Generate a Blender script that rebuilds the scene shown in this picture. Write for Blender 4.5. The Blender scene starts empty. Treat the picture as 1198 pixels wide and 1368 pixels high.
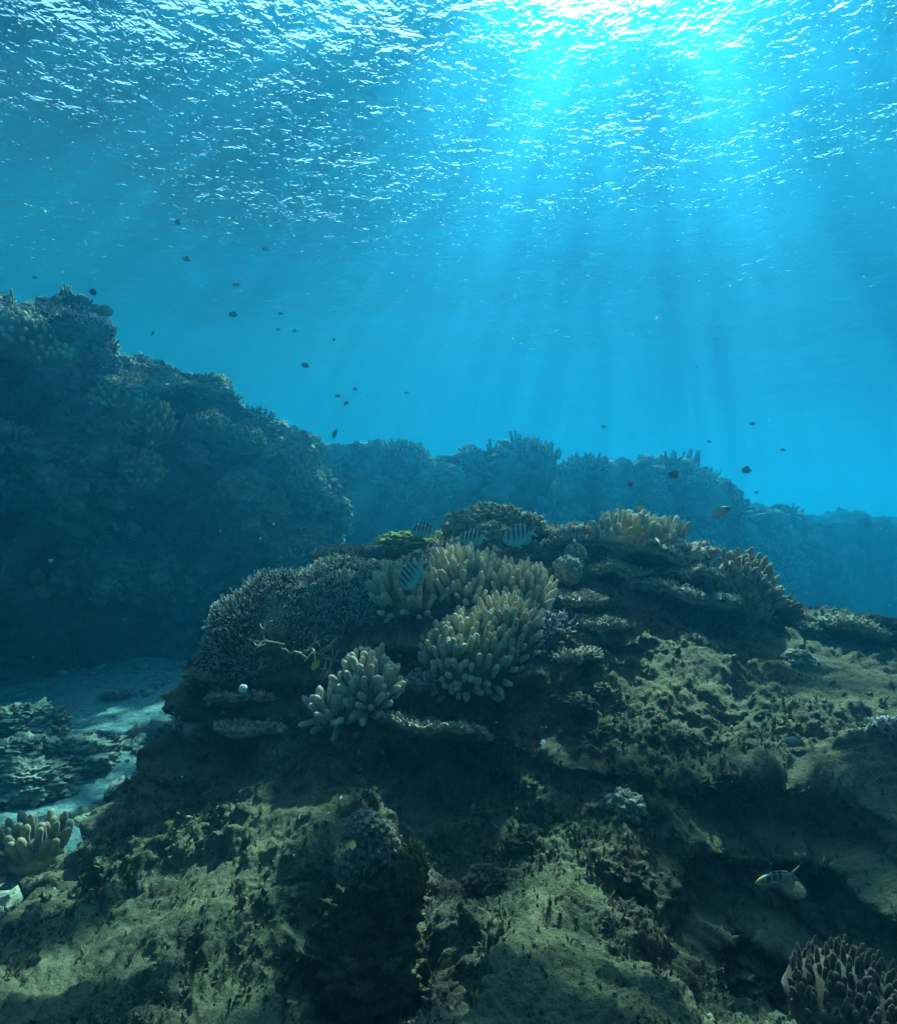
import bpy, math, random
import numpy as np
from mathutils import Vector, Matrix

# ------------------------------------------------------------------ camera, sky, sun, exposure
sc = bpy.context.scene
C = sc.collection
W0, H0, F0 = 1198.0, 1368.0, 780.0          # photograph size and focal length in its pixels
PITCH = math.radians(0.3)                    # the camera is held level: horizon near y = 688
cam_d = bpy.data.cameras.new('camera')
cam = bpy.data.objects.new('camera', cam_d); C.objects.link(cam)
cam_d.sensor_fit = 'VERTICAL'; cam_d.sensor_height = 36.0
cam_d.lens = 36.0 * F0 / H0
cam_d.clip_start = 0.02; cam_d.clip_end = 2000
cam.location = (0, 0, 0)
cam.rotation_euler = (math.pi/2 + PITCH, 0, 0)
sc.camera = cam

SUN_PX = (872.0, -270.0)                     # where the light shafts converge
def ray(px, py):
    x = (px - W0/2)/F0; u = (H0/2 - py)/F0
    c, s = math.cos(PITCH), math.sin(PITCH)
    return np.array([x, c - s*u, s + c*u])
def P(px, py, Y):
    d = ray(px, py); return d * (Y/d[1])
sd = ray(*SUN_PX); sd = sd/np.linalg.norm(sd)
SUN_EL = math.asin(sd[2]); SUN_AZ = math.atan2(sd[0], sd[1])
world = bpy.data.worlds.new('World'); sc.world = world; world.use_nodes = True
wn = world.node_tree; bg = wn.nodes['Background']
sky = wn.nodes.new('ShaderNodeTexSky'); sky.sky_type = 'NISHITA'; sky.sun_disc = False
sky.sun_elevation = SUN_EL; sky.sun_rotation = SUN_AZ
wn.links.new(sky.outputs[0], bg.inputs[0]); bg.inputs[1].default_value = 0.11
sl = bpy.data.lights.new('sun', 'SUN'); sl.energy = 5.0; sl.angle = math.radians(0.5); sl.color = (1.0, 0.95, 0.86)
so = bpy.data.objects.new('sun', sl); C.objects.link(so)
so.rotation_euler = Vector((-sd[0], -sd[1], -sd[2])).to_track_quat('-Z', 'Y').to_euler()
so.location = (3, 8, 12)
sc.view_settings.view_transform = 'Standard'; sc.view_settings.look = 'None'
sc.view_settings.gamma = 1.0; sc.view_settings.exposure = 1.6
cy = sc.cycles
cy.max_bounces = 8; cy.diffuse_bounces = 2; cy.glossy_bounces = 2; cy.transmission_bounces = 3
cy.volume_bounces = 2; cy.transparent_max_bounces = 6
cy.caustics_reflective = False; cy.caustics_refractive = False
cy.use_denoising = True
try:
    cy.denoiser = 'OPENIMAGEDENOISE'; cy.denoising_input_passes = 'RGB_ALBEDO_NORMAL'
except Exception: pass
cy.sample_clamp_indirect = 4.0

SURF_Z = 3.3        # water surface above the camera
SAND_Z = -1.6       # sand below the camera
rng = np.random.default_rng(7)
random.seed(7)

# ------------------------------------------------------------------ noise
def _hash(ix, iy, iz, s):
    h = (ix.astype(np.int64)*374761393 + iy.astype(np.int64)*668265263 + iz.astype(np.int64)*2147483647 + s*1274126177) & 0xffffffff
    h = ((h ^ (h >> 13)) * 1274126177) & 0xffffffff
    h = ((h ^ (h >> 16)) * 2246822519) & 0xffffffff
    return (h ^ (h >> 15)) & 0xffffffff
def vnoise(p, seed=0):
    """value noise in -1..1 at points p (N,3)"""
    i = np.floor(p).astype(np.int64); f = p - i
    f = f*f*f*(f*(f*6-15)+10)
    r = np.zeros(len(p))
    for dx in (0, 1):
        wx = f[:,0] if dx else 1-f[:,0]
        for dy in (0, 1):
            wy = f[:,1] if dy else 1-f[:,1]
            for dz in (0, 1):
                wz = f[:,2] if dz else 1-f[:,2]
                r += wx*wy*wz*(_hash(i[:,0]+dx, i[:,1]+dy, i[:,2]+dz, seed)/2147483648.0-1)
    return r
def fbm(p, freq, oct=4, gain=0.5, seed=0, ridged=False):
    a = 1.0; t = np.zeros(len(p)); n = 0
    for k in range(oct):
        v = vnoise(p*freq + 17.3*k, seed+k)
        if ridged: v = 1-2*np.abs(v)
        t += a*v; n += a; a *= gain; freq *= 2.03
    return t/n
def worley(p, freq, seed=0):
    """distance to the nearest scattered point, in cells"""
    q = p*freq; i = np.floor(q).astype(np.int64)
    best = np.full(len(p), 9.0)
    for dx in (-1,0,1):
        for dy in (-1,0,1):
            for dz in (-1,0,1):
                cx, cy_, cz = i[:,0]+dx, i[:,1]+dy, i[:,2]+dz
                h = _hash(cx, cy_, cz, seed)
                ox = (h & 1023)/1023.; oy = ((h>>10)&1023)/1023.; oz = ((h>>20)&1023)/1023.
                d = (cx+ox-q[:,0])**2 + (cy_+oy-q[:,1])**2 + (cz+oz-q[:,2])**2
                best = np.minimum(best, d)
    return np.sqrt(best)
def sstep(a, b, x):
    t = np.clip((x-a)/(b-a), 0, 1); return t*t*(3-2*t)

# ------------------------------------------------------------------ mesh helpers
def mesh_np(name, co, faces, mat=None, smooth=True):
    """faces: (M,4) or (M,3) array, or a list of such arrays"""
    me = bpy.data.meshes.new(name)
    fs = faces if isinstance(faces, list) else [faces]
    fs = [np.asarray(f, dtype=np.int32) for f in fs if len(f)]
    nl = sum(f.size for f in fs); nf = sum(len(f) for f in fs)
    me.vertices.add(len(co)); me.vertices.foreach_set('co', np.asarray(co, np.float32).ravel())
    me.loops.add(nl); me.loops.foreach_set('vertex_index', np.concatenate([f.ravel() for f in fs]))
    me.polygons.add(nf)
    tot = np.concatenate([np.full(len(f), f.shape[1], np.int32) for f in fs])
    st = np.concatenate([[0], np.cumsum(tot)[:-1]]).astype(np.int32)
    me.polygons.foreach_set('loop_start', st)
    try: me.polygons.foreach_set('loop_total', tot)
    except Exception: pass
    me.polygons.foreach_set('use_smooth', np.full(nf, smooth))
    me.update(calc_edges=True); me.validate()
    if mat: me.materials.append(mat)
    return me
def link(name, me, parent=None, loc=None):
    o = bpy.data.objects.new(name, me); C.objects.link(o)
    if parent: o.parent = parent
    if loc is not None: o.location = loc
    return o
def tag(o, label=None, cat=None, group=None, kind=None):
    if label: o['label'] = label
    if cat: o['category'] = cat
    if group: o['group'] = group
    if kind: o['kind'] = kind
    return o
def thing(name, label, cat, loc, group=None):
    o = link(name, None, None, loc); o.empty_display_size = 0.05
    return tag(o, label, cat, group)
def grid_faces(nu, nv, wrap_u=False):
    u = np.arange(nu if wrap_u else nu-1); v = np.arange(nv-1)
    U, V = np.meshgrid(u, v, indexing='ij'); U2 = (U+1) % nu
    return np.stack([U*nv+V, U2*nv+V, U2*nv+V+1, U*nv+V+1], -1).reshape(-1, 4)
def grid_normals(G):
    du = np.gradient(G, axis=0); dv = np.gradient(G, axis=1)
    n = np.cross(du, dv); n /= (np.linalg.norm(n, axis=-1, keepdims=True)+1e-12)
    return n

# ------------------------------------------------------------------ material helper
def mat_new(name):
    m = bpy.data.materials.new(name); m.use_nodes = True
    nt = m.node_tree; return m, nt, nt.nodes, nt.links, nt.nodes['Principled BSDF']
def nz(nd, lk, vec, scale, detail=4, rough=0.6, dist=0.0):
    n = nd.new('ShaderNodeTexNoise'); n.inputs['Scale'].default_value = scale
    n.inputs['Detail'].default_value = detail; n.inputs['Roughness'].default_value = rough
    n.inputs['Distortion'].default_value = dist
    lk.new(vec, n.inputs['Vector']); return n.outputs['Fac']
def ramp(nd, lk, fac, stops):
    r = nd.new('ShaderNodeValToRGB'); e = r.color_ramp.elements
    while len(e) < len(stops): e.new(0.5)
    for el, (p, c) in zip(e, stops):
        el.position = p; el.color = (*c, 1) if len(c) == 3 else c
    lk.new(fac, r.inputs[0]); return r.outputs[0]
def mixc(nd, lk, fac, a, b, mode='MIX'):
    m = nd.new('ShaderNodeMix'); m.data_type = 'RGBA'; m.blend_type = mode
    if isinstance(fac, (int, float)): m.inputs[0].default_value = fac
    else: lk.new(fac, m.inputs[0])
    for k, v in ((6, a), (7, b)):
        if isinstance(v, tuple): m.inputs[k].default_value = (*v, 1)
        else: lk.new(v, m.inputs[k])
    return m.outputs[2]
def bump(nd, lk, h, strength, dist, normal=None):
    b = nd.new('ShaderNodeBump'); b.inputs['Strength'].default_value = strength; b.inputs['Distance'].default_value = dist
    lk.new(h, b.inputs['Height'])
    if normal: lk.new(normal, b.inputs['Normal'])
    return b.outputs[0]
def math_n(nd, lk, op, a, b=None):
    m = nd.new('ShaderNodeMath'); m.operation = op
    for k, v in ((0, a), (1, b)):
        if v is None: continue
        if isinstance(v, (int, float)): m.inputs[k].default_value = v
        else: lk.new(v, m.inputs[k])
    return m.outputs[0]

def rock_material(name, dark, mid, light, sed, sed_amt=0.6, scale=1.0):
    """encrusted reef rock; pale sediment settles on faces that look up"""
    m, nt, nd, lk, b = mat_new(name)
    g = nd.new('ShaderNodeNewGeometry'); pos = g.outputs['Position']
    c1 = ramp(nd, lk, nz(nd, lk, pos, 5*scale, 6, 0.65), [(0.3, dark), (0.5, mid), (0.68, light)])
    c2 = ramp(nd, lk, nz(nd, lk, pos, 38*scale, 4, 0.7), [(0.35, (0.45,0.45,0.45)), (0.62, (1.25,1.22,1.15))])
    col = mixc(nd, lk, 1.0, c1, c2, 'MULTIPLY')
    pk = ramp(nd, lk, nz(nd, lk, pos, 7*scale, 6, 0.7, 1.0), [(0.56, (0,0,0)), (0.64, (1,1,1))])
    col = mixc(nd, lk, math_n(nd, lk, 'MULTIPLY', pk, 0.6), col, (0.17, 0.085, 0.085))       # coralline crust
    gk = ramp(nd, lk, nz(nd, lk, pos, 4*scale+1.3, 6, 0.7, 1.0), [(0.56, (0,0,0)), (0.66, (1,1,1))])
    col = mixc(nd, lk, math_n(nd, lk, 'MULTIPLY', gk, 0.6), col, (0.075, 0.085, 0.02))       # green film
    vo = nd.new('ShaderNodeTexVoronoi'); vo.inputs['Scale'].default_value = 70*scale; lk.new(pos, vo.inputs['Vector'])
    sk = ramp(nd, lk, vo.outputs['Distance'], [(0.10, (1,1,1)), (0.22, (0,0,0))])
    sk2 = ramp(nd, lk, nz(nd, lk, pos, 6*scale, 3, 0.6), [(0.50, (0,0,0)), (0.62, (1,1,1))])
    col = mixc(nd, lk, math_n(nd, lk, 'MULTIPLY', math_n(nd, lk, 'MULTIPLY', sk, sk2), 0.7), col, (0.36, 0.33, 0.26))   # pale barnacle specks
    sep = nd.new('ShaderNodeSeparateXYZ'); lk.new(g.outputs['Normal'], sep.inputs[0])
    up = ramp(nd, lk, sep.outputs[2], [(0.35, (0,0,0)), (0.85, (1,1,1))])
    patch = ramp(nd, lk, nz(nd, lk, pos, 2.2*scale, 5, 0.6), [(0.38, (0,0,0)), (0.6, (1,1,1))])
    f = math_n(nd, lk, 'MULTIPLY', math_n(nd, lk, 'MULTIPLY', up, patch), sed_amt)
    at = nd.new('ShaderNodeAttribute'); at.attribute_name = 'sediment'
    up2 = ramp(nd, lk, sep.outputs[2], [(0.15, (0,0,0)), (0.6, (1,1,1))])
    brk = ramp(nd, lk, nz(nd, lk, pos, 11*scale, 5, 0.7), [(0.28, (0,0,0)), (0.62, (1,1,1))])
    f = math_n(nd, lk, 'MAXIMUM', f, math_n(nd, lk, 'MULTIPLY', math_n(nd, lk, 'MULTIPLY', at.outputs['Fac'], brk), up2))
    sedc = mixc(nd, lk, nz(nd, lk, pos, 60*scale, 3, 0.6), tuple(x*0.7 for x in sed), tuple(min(1, x*1.2) for x in sed))
    col = mixc(nd, lk, f, col, sedc)
    lk.new(col, b.inputs['Base Color']); b.inputs['Roughness'].default_value = 0.9
    b.inputs['Specular IOR Level'].default_value = 0.15
    h = math_n(nd, lk, 'ADD', nz(nd, lk, pos, 45*scale, 5, 0.75), math_n(nd, lk, 'MULTIPLY', nz(nd, lk, pos, 130*scale, 3, 0.7), 0.4))
    lk.new(bump(nd, lk, h, 0.9, 0.022/scale), b.inputs['Normal'])
    return m
def plain_material(name, c1, c2, scale=30, rough=0.8, bump_s=0.4, bump_d=0.005, sheen=0.0, detail=4, bscale=None):
    m, nt, nd, lk, b = mat_new(name)
    g = nd.new('ShaderNodeNewGeometry'); pos = g.outputs['Position']
    lk.new(ramp(nd, lk, nz(nd, lk, pos, scale, detail, 0.65), [(0.35, c1), (0.65, c2)]), b.inputs['Base Color'])
    b.inputs['Roughness'].default_value = rough; b.inputs['Specular IOR Level'].default_value = 0.2
    if sheen: b.inputs['Sheen Weight'].default_value = sheen; b.inputs['Sheen Roughness'].default_value = 0.4
    lk.new(bump(nd, lk, nz(nd, lk, pos, bscale or scale*4, 3, 0.6), bump_s, bump_d), b.inputs['Normal'])
    return m
M = {}
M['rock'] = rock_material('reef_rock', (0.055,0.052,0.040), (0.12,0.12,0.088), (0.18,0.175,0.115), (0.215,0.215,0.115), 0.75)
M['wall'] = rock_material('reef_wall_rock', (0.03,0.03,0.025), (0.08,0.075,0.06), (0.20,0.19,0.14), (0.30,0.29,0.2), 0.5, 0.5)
def sand_material():
    m, nt, nd, lk, b = mat_new('sand'); g = nd.new('ShaderNodeNewGeometry'); pos = g.outputs['Position']
    c = ramp(nd, lk, nz(nd, lk, pos, 2.5, 5, 0.65), [(0.32, (0.13,0.21,0.20)), (0.66, (0.22,0.33,0.31))])
    sp = ramp(nd, lk, nz(nd, lk, pos, 14, 5, 0.75), [(0.36, (0.35,0.32,0.25)), (0.50, (1,1,1))])
    lk.new(mixc(nd, lk, 1.0, c, sp, 'MULTIPLY'), b.inputs['Base Color']); b.inputs['Roughness'].default_value = 0.95
    h = math_n(nd, lk, 'ADD', nz(nd, lk, pos, 9, 6, 0.7), nz(nd, lk, pos, 40, 3, 0.6))
    lk.new(bump(nd, lk, h, 0.8, 0.035), b.inputs['Normal']); return m
M['sand'] = sand_material()

# ------------------------------------------------------------------ the water: surface and body
def water_surface():
    m, nt, nd, lk, b = mat_new('water_surface')
    nd.remove(b); out = nd['Material Output']
    g = nd.new('ShaderNodeNewGeometry'); pos = g.outputs['Position']
    mp = nd.new('ShaderNodeMapping'); lk.new(pos, mp.inputs[0])
    mp.name = 'waves'; mp.inputs['Location'].default_value = (14.21, 14.45, 4.25); mp.inputs['Scale'].default_value = (0.85, 1.0, 1.0); mp.inputs['Rotation'].default_value = (0, 0, math.radians(14))
    v = mp.outputs[0]
    h1 = nz(nd, lk, v, 1.5, 1, 0.4, 0.2)
    h2 = nz(nd, lk, v, 6.5, 3, 0.55, 0.5)
    h3 = nz(nd, lk, v, 19.0, 2, 0.5, 0.4)
    pw = lambda h, k: math_n(nd, lk, 'POWER', h, k)
    h2 = pw(h2, 3.6); h3 = pw(h3, 3.6)
    n1 = bump(nd, lk, h1, 1.0, 0.075)
    n2 = bump(nd, lk, h2, 1.0, 0.049, n1)
    n3 = bump(nd, lk, h3, 1.0, 0.0185, n2)
    fr = nd.new('ShaderNodeFresnel'); fr.inputs[0].default_value = 1.42; lk.new(n3, fr.inputs['Normal'])
    mp2 = nd.new('ShaderNodeMapping'); mp2.name = 'beams'; lk.new(v, mp2.inputs[0]); mp2.inputs['Location'].default_value = (12.25, -7.34, 6.29)
    # noise mask added to the surface's transparency: it cuts the sunlight into shafts
    beam = ramp(nd, lk, nz(nd, lk, mp2.outputs[0], 3.6, 1, 0.4, 0.2), [(0.44, (1,1,1)), (0.57, (0.06,0.06,0.06))])
    tr = nd.new('ShaderNodeBsdfTransparent'); tr.inputs[0].default_value = (1,1,1,1)
    rf = nd.new('ShaderNodeBsdfRefraction'); rf.inputs['IOR'].default_value = 1.33; rf.inputs['Roughness'].default_value = 0.22
    lk.new(n3, rf.inputs['Normal'])
    gl = nd.new('ShaderNodeBsdfGlossy'); gl.inputs['Roughness'].default_value = 0.4; gl.inputs[0].default_value = (0.66,0.84,0.98,1); lk.new(n3, gl.inputs['Normal'])
    mt = nd.new('ShaderNodeMixShader'); lk.new(beam, mt.inputs[0])
    lk.new(tr.outputs[0], mt.inputs[1]); lk.new(rf.outputs[0], mt.inputs[2])
    mx = nd.new('ShaderNodeMixShader'); lk.new(fr.outputs[0], mx.inputs[0])
    lk.new(mt.outputs[0], mx.inputs[1]); lk.new(gl.outputs[0], mx.inputs[2])
    lk.new(mx.outputs[0], out.inputs['Surface'])
    # graded sheet with low swell
    na, nr = 260, 200
    a = np.linspace(0, 2*math.pi, na, endpoint=False); r = np.concatenate([[0.0], np.geomspace(0.4, 260, nr-1)])
    A, R = np.meshgrid(a, r, indexing='ij')
    X, Y = R*np.sin(A), R*np.cos(A)
    sw = (0.05*np.sin(0.8*Y+0.3*X)+0.04*np.sin(1.3*X-0.9*Y+1)+0.03*np.sin(2.3*Y+0.4*X+2))*np.exp(-R/25)
    co = np.stack([X, Y, SURF_Z+sw], -1).reshape(-1, 3)
    f = grid_faces(na, nr, True)
    o = link('water_surface', mesh_np('water_surface', co, f, m))
    tag(o, 'rippled underside of the sea surface with bright sun glints', kind='structure')
water_surface()

def water_body():
    m, nt, nd, lk, b = mat_new('sea_water'); nd.remove(b)
    pv = nd.new('ShaderNodeVolumePrincipled')
    pv.inputs['Color'].default_value = (0.006, 0.064, 0.114, 1)
    pv.inputs['Absorption Color'].default_value = (0.36, 0.882, 0.955, 1)
    pv.inputs['Density'].default_value = 0.3
    pv.inputs['Anisotropy'].default_value = 0.74
    lk.new(pv.outputs[0], nd['Material Output'].inputs['Volume'])
    L = 230; z0, z1 = SAND_Z-11.5, SURF_Z+0.3
    co = np.array([(x,y,z) for z in (z0,z1) for y in (-L,L) for x in (-L,L)], float)
    f = np.array([(0,2,3,1),(4,5,7,6),(0,1,5,4),(2,6,7,3),(0,4,6,2),(1,3,7,5)])
    o = link('haze', mesh_np('haze', co, f, m, False)); tag(o, 'blue sea water fading far things', kind='stuff')
water_body()

# ------------------------------------------------------------------ sea bed
def seabed():
    na, nr = 300, 260
    a = np.linspace(0, 2*math.pi, na, endpoint=False); r = np.concatenate([[0.0], np.geomspace(0.6, 225, nr-1)])
    A, R = np.meshgrid(a, r, indexing='ij')
    X, Y = R*np.sin(A), R*np.cos(A)
    p = np.stack([X, Y, 0*X], -1).reshape(-1, 3)
    h = 0.10*fbm(p, 0.5, 3) + 0.03*fbm(p, 3, 3, seed=5)
    r_ = R.ravel()
    deep = np.clip(p[:,1]-8.0+3.5*sstep(0.2, 1.8, p[:,0]), 0, None)*sstep(-3, 1.5, p[:,0])
    z = SAND_Z + h*np.clip(1-r_/60, 0.1, 1) - 9.0*(1-np.exp(-deep*0.10))
    co = np.stack([p[:,0], p[:,1], z], -1)
    o = link('seabed', mesh_np('seabed', co, grid_faces(na, nr, True), M['sand']))
    tag(o, 'pale sandy sea floor below the reef', kind='structure')
seabed()

# ------------------------------------------------------------------ the near mound
MOUND_PTS = [(0,1368,1.3),(150,1368,1.22),(300,1368,1.15),(400,1368,1.32),(480,1368,1.42),(560,1368,1.36),(640,1368,1.12),(800,1368,1.1),(920,1368,1.2),(1010,1368,1.42),(1120,1368,1.22),(1198,1368,1.2),
 (0,1270,1.55),(150,1260,1.5),(300,1250,1.42),(400,1265,1.47),(480,1275,1.52),(560,1280,1.48),(650,1250,1.38),(750,1250,1.36),(880,1250,1.42),(990,1250,1.58),(1080,1250,1.6),(1050,1320,1.5),(1198,1260,1.4),
 (40,1200,1.78),(150,1150,1.82),(300,1150,1.68),(400,1140,1.64),(480,1165,1.58),(600,1150,1.72),(750,1150,1.6),(900,1150,1.62),(1050,1140,1.53),(1198,1150,1.48),
 (135,1100,2.05),(220,1060,2.1),(300,1060,1.98),(450,1060,1.92),(600,1060,1.97),(750,1060,1.85),(900,1060,1.8),(1050,1060,1.72),(1198,1060,1.62),
 (235,970,2.45),(350,980,2.25),(500,985,2.14),(650,985,2.14),(780,980,1.98),(900,980,1.96),(1050,980,1.92),(1198,980,1.86),
 (280,900,2.5),(400,900,2.38),(550,900,2.32),(700,900,2.28),(800,900,2.27),(900,900,2.22),(1000,900,2.2),(1100,900,2.22),(1198,900,2.25),
 (290,845,2.62),(400,830,2.52),(550,830,2.46),(700,830,2.46),(850,830,2.5),(1000,840,2.55),(1100,835,2.72),(1198,840,2.8),
 (330,800,2.75),(450,775,2.7),(600,770,2.66),(750,770,2.7),(850,770,2.78),(950,770,2.85),(1010,790,2.9),
 (480,742,2.95),(600,725,2.95),(750,725,2.95),(900,735,3.05),
 (600,722,3.2),(650,718,3.3),(720,716,3.3),(800,724,3.2)]
MOUND_XYZ = [(-1.6,0.3,-1.7),(-0.6,0.2,-1.35),(0.3,0.2,-1.3),(1.2,0.3,-1.25),(2.2,0.6,-1.1),(2.6,1.4,-0.95),(3.2,2.4,-0.9),(3.6,3.2,-1.0),
 (-2.0,1.2,-2.4),(-1.75,1.9,-2.5),(-1.65,2.4,-2.5),(-1.55,2.8,-2.4),(-1.5,3.3,-2.4),(-1.2,3.8,-2.4),(-2.8,2.6,-2.9),(-2.6,0.8,-2.8),
 (-0.5,4.0,-1.3),(0.2,4.2,-1.1),(0.9,4.2,-1.1),(1.6,4.1,-1.4),(2.4,4.0,-1.6),(3.4,4.4,-2.0),(-0.6,5.0,-2.6),(0.6,5.2,-2.6),(2.0,5.2,-2.6),(3.6,5.4,-2.7)]
class TPS:
    def __init__(s, pts, smooth=0.0):
        p = np.array(pts); s.xy = p[:, :2]; n = len(p)
        K = s.k(s.xy, s.xy) + smooth*np.eye(n)
        A = np.zeros((n+3, n+3)); A[:n,:n] = K; A[:n,n] = 1; A[:n,n+1:] = s.xy; A[n,:n] = 1; A[n+1:,:n] = s.xy.T
        s.w = np.linalg.solve(A, np.concatenate([p[:,2], [0,0,0]]))
    @staticmethod
    def k(a, b):
        d2 = ((a[:,None,:]-b[None])**2).sum(-1); return 0.5*d2*np.log(d2+1e-9)
    def __call__(s, xy):
        out = np.empty(len(xy))
        for i in range(0, len(xy), 40000):
            q = xy[i:i+40000]; n = len(s.xy)
            out[i:i+40000] = s.k(q, s.xy)@s.w[:n] + s.w[n] + q@s.w[n+1:]
        return out
_c, _s = math.cos(math.radians(6.4)), math.sin(math.radians(6.4))
mound_h = TPS([tuple(P(*c)) for c in MOUND_PTS] + [(x, y*_c-z*_s, z*_c+y*_s) for x, y, z in MOUND_XYZ], 0.004)
def blob(p, c, r):                       # soft mask round a world point
    return np.exp(-((p-np.asarray(c))**2).sum(-1)/(r*r))
def mound():
    na, nr = 1000, 900
    a = np.radians(np.linspace(-75, 62, na)); r = np.geomspace(0.45, 6.2, nr)
    A, R = np.meshgrid(a, r, indexing='ij')
    X, Y = R*np.sin(A), R*np.cos(A)
    # coarse height, then bilinear: the spline is smooth, so evaluate it on every 4th line
    xy = np.stack([X, Y], -1)
    z = mound_h(xy.reshape(-1, 2)).reshape(X.shape)
    G = np.stack([X, Y, z], -1)
    n = grid_normals(G); n *= np.sign(n[..., 2:3]+1e-9)
    p = G.reshape(-1, 3); nn = n.reshape(-1, 3)
    smooth = np.zeros(len(p))
    for c, rad in ((P(920,915,2.2), 0.24), (P(1130,885,2.25), 0.26), (P(1190,920,2.1), 0.2), (P(760,1300,1.25), 0.16), (P(740,1190,1.5), 0.13), (P(1120,1030,1.75), 0.14), (P(1180,1080,1.6), 0.14), (P(380,1120,1.75), 0.20), (P(250,1200,1.6), 0.17), (P(130,1300,1.45), 0.2), (P(330,1330,1.2), 0.14), (P(900,1360,1.2), 0.1)):
        smooth = np.maximum(smooth, blob(p, c, rad))
    rough = 1 - 0.62*smooth
    warp = np.stack([fbm(p, 2.5, 2, seed=31), fbm(p, 2.5, 2, seed=41), fbm(p, 2.5, 2, seed=51)], -1)*0.12
    q = p + warp
    d = 0.085*fbm(q, 2.3, 3, seed=1)
    d += rough*0.060*(0.55-worley(q, 5.5, 3))
    d += rough*0.044*(0.55-worley(q+0.05*warp, 13, 5))*(0.6+0.8*sstep(-0.3, 0.4, fbm(p, 3, 2, seed=71)))
    d += rough*0.020*(0.5-worley(q, 29, 9)) + (0.3+0.7*rough)*0.030*fbm(q, 16, 5, 0.62, seed=21)
    d += 0.006*fbm(p, 110, 2, 0.6, seed=81)
    # ledges: horizontal terraces push out where the slope is steep
    steep = 1-np.clip(nn[:, 2], 0, 1)
    led = np.sin((p[:,2]+0.05*fbm(p, 4, 2, seed=61))*2*math.pi/0.14)
    out = np.stack([nn[:,0], nn[:,1], 0*nn[:,0]], -1); out /= (np.linalg.norm(out, axis=1, keepdims=True)+1e-6)
    up = np.clip(steep*1.6, 0, 1)*rough
    p2 = p + nn*d[:,None] + out*(0.085*up*np.clip(led, -0.3, 1))[:,None]
    me = mesh_np('reef_mound', p2, grid_faces(na, nr), M['rock'])
    at = me.attributes.new('sediment', 'FLOAT', 'POINT'); at.data.foreach_set('value', np.clip(smooth*1.3, 0, 1).astype(np.float32))
    o = link('reef_mound', me)
    tag(o, 'near reef mound of encrusted dark rock dusted with sediment', kind='structure')
    return p2.reshape(na, nr, 3), a, r
MG, MA, MR = mound()

# ------------------------------------------------------------------ the reefs behind
def reef(name, label, path, depth, prof, nu, nv, amp, seed, mat, base=0.3):
    """path: (X, Y, crest z) along the reef; the face drops to the sand toward the camera, the top runs back"""
    pt = np.array(path, float)
    t = np.concatenate([[0], np.cumsum(np.linalg.norm(np.diff(pt[:, :2], axis=0), axis=1))])
    s = np.linspace(0, t[-1], nu)
    B = np.stack([np.interp(s, t, pt[:, k]) for k in range(3)], -1)
    ker = np.ones(max(3, nu//40)); ker /= ker.sum(); h = len(ker)//2
    for k in range(3):
        B[:, k] = np.convolve(np.pad(B[:, k], h, mode='edge'), ker, 'same')[h:-h]
    T = np.gradient(B[:, :2], axis=0); T /= np.linalg.norm(T, axis=1, keepdims=True)
    N = np.stack([T[:,1], -T[:,0]], -1)                          # toward the camera for a left-to-right path
    pv = np.array(prof, float); v = np.linspace(0, 1, nv)         # prof: (v, out, height fraction)
    O = np.interp(v, pv[:,0], pv[:,1]); Hh = np.interp(v, pv[:,0], pv[:,2])
    z0 = SAND_Z - base
    G = np.empty((nu, nv, 3))
    G[..., :2] = B[:, None, :2] + N[:, None, :]*O[None, :, None]*depth
    G[..., 2] = z0 + (B[:, None, 2]-z0)*Hh[None]
    n = grid_normals(G); flip = np.sign((n[nu//2, nv//4]*np.array([N[nu//2,0], N[nu//2,1], 0.3])).sum()); n *= flip
    p = G.reshape(-1, 3); nn = n.reshape(-1, 3)
    w = np.stack([fbm(p, 1.2, 2, seed=seed+3), fbm(p, 1.2, 2, seed=seed+5), fbm(p, 1.2, 2, seed=seed+7)], -1)*0.3
    q = p + w
    d = 0.9*fbm(q, 0.8, 3, seed=seed) + 0.50*(0.55-worley(q, 1.9, seed)) + 0.30*(0.5-worley(q, 4.3, seed+1)) + 0.16*(0.5-worley(q, 10, seed+2)) + 0.20*fbm(q, 4, 6, 0.66, seed=seed+9)
    p2 = p + nn*(amp*d)[:, None]
    f = grid_faces(nu, nv)
    if flip < 0: f = f[:, ::-1]
    o = link(name, mesh_np(name, p2, f, mat)); tag(o, label, kind='structure')
    return p2.reshape(nu, nv, 3)
PROF = [(0,0.35,0),(0.12,0.12,0.15),(0.3,0.10,0.45),(0.45,0.22,0.7),(0.58,0.12,0.9),(0.68,-0.15,1.0),(0.85,-0.9,0.97),(1,-1.8,0.7)]
LEFT_PATH = [tuple(P(-420,330,4.4)), tuple(P(-150,350,5.0)), tuple(P(0,398,5.6)), tuple(P(110,412,6.0)), tuple(P(200,475,6.4)), tuple(P(290,500,6.8)), tuple(P(330,548,7.0)), tuple(P(400,590,7.6)), tuple(P(430,620,8.2)), tuple(P(440,720,9.0))]
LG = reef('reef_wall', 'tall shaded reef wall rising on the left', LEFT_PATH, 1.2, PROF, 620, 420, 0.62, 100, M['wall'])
FAR_PATH = [tuple(P(*q)) for q in ((250,600,10.5),(440,588,11),(520,602,11),(600,612,11.2),(670,608,11.3),(710,600,11.3),(760,614,11.4),(850,625,11.6),(930,634,11.9),(975,645,12.2),(1010,672,12.6),(1050,692,13.2),(1120,694,14.5),(1230,704,16),(1400,720,18))]
FG = reef('far_reef', 'hazy blue reef ridge across the middle distance', FAR_PATH, 1.6, PROF, 700, 260, 0.42, 200, M['wall'], 9.5)
EDGE_PATH = [tuple(P(*q)) for q in ((860,684,20),(1000,682,20),(1080,686,21),(1198,692,22),(1400,705,24))]
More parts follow.
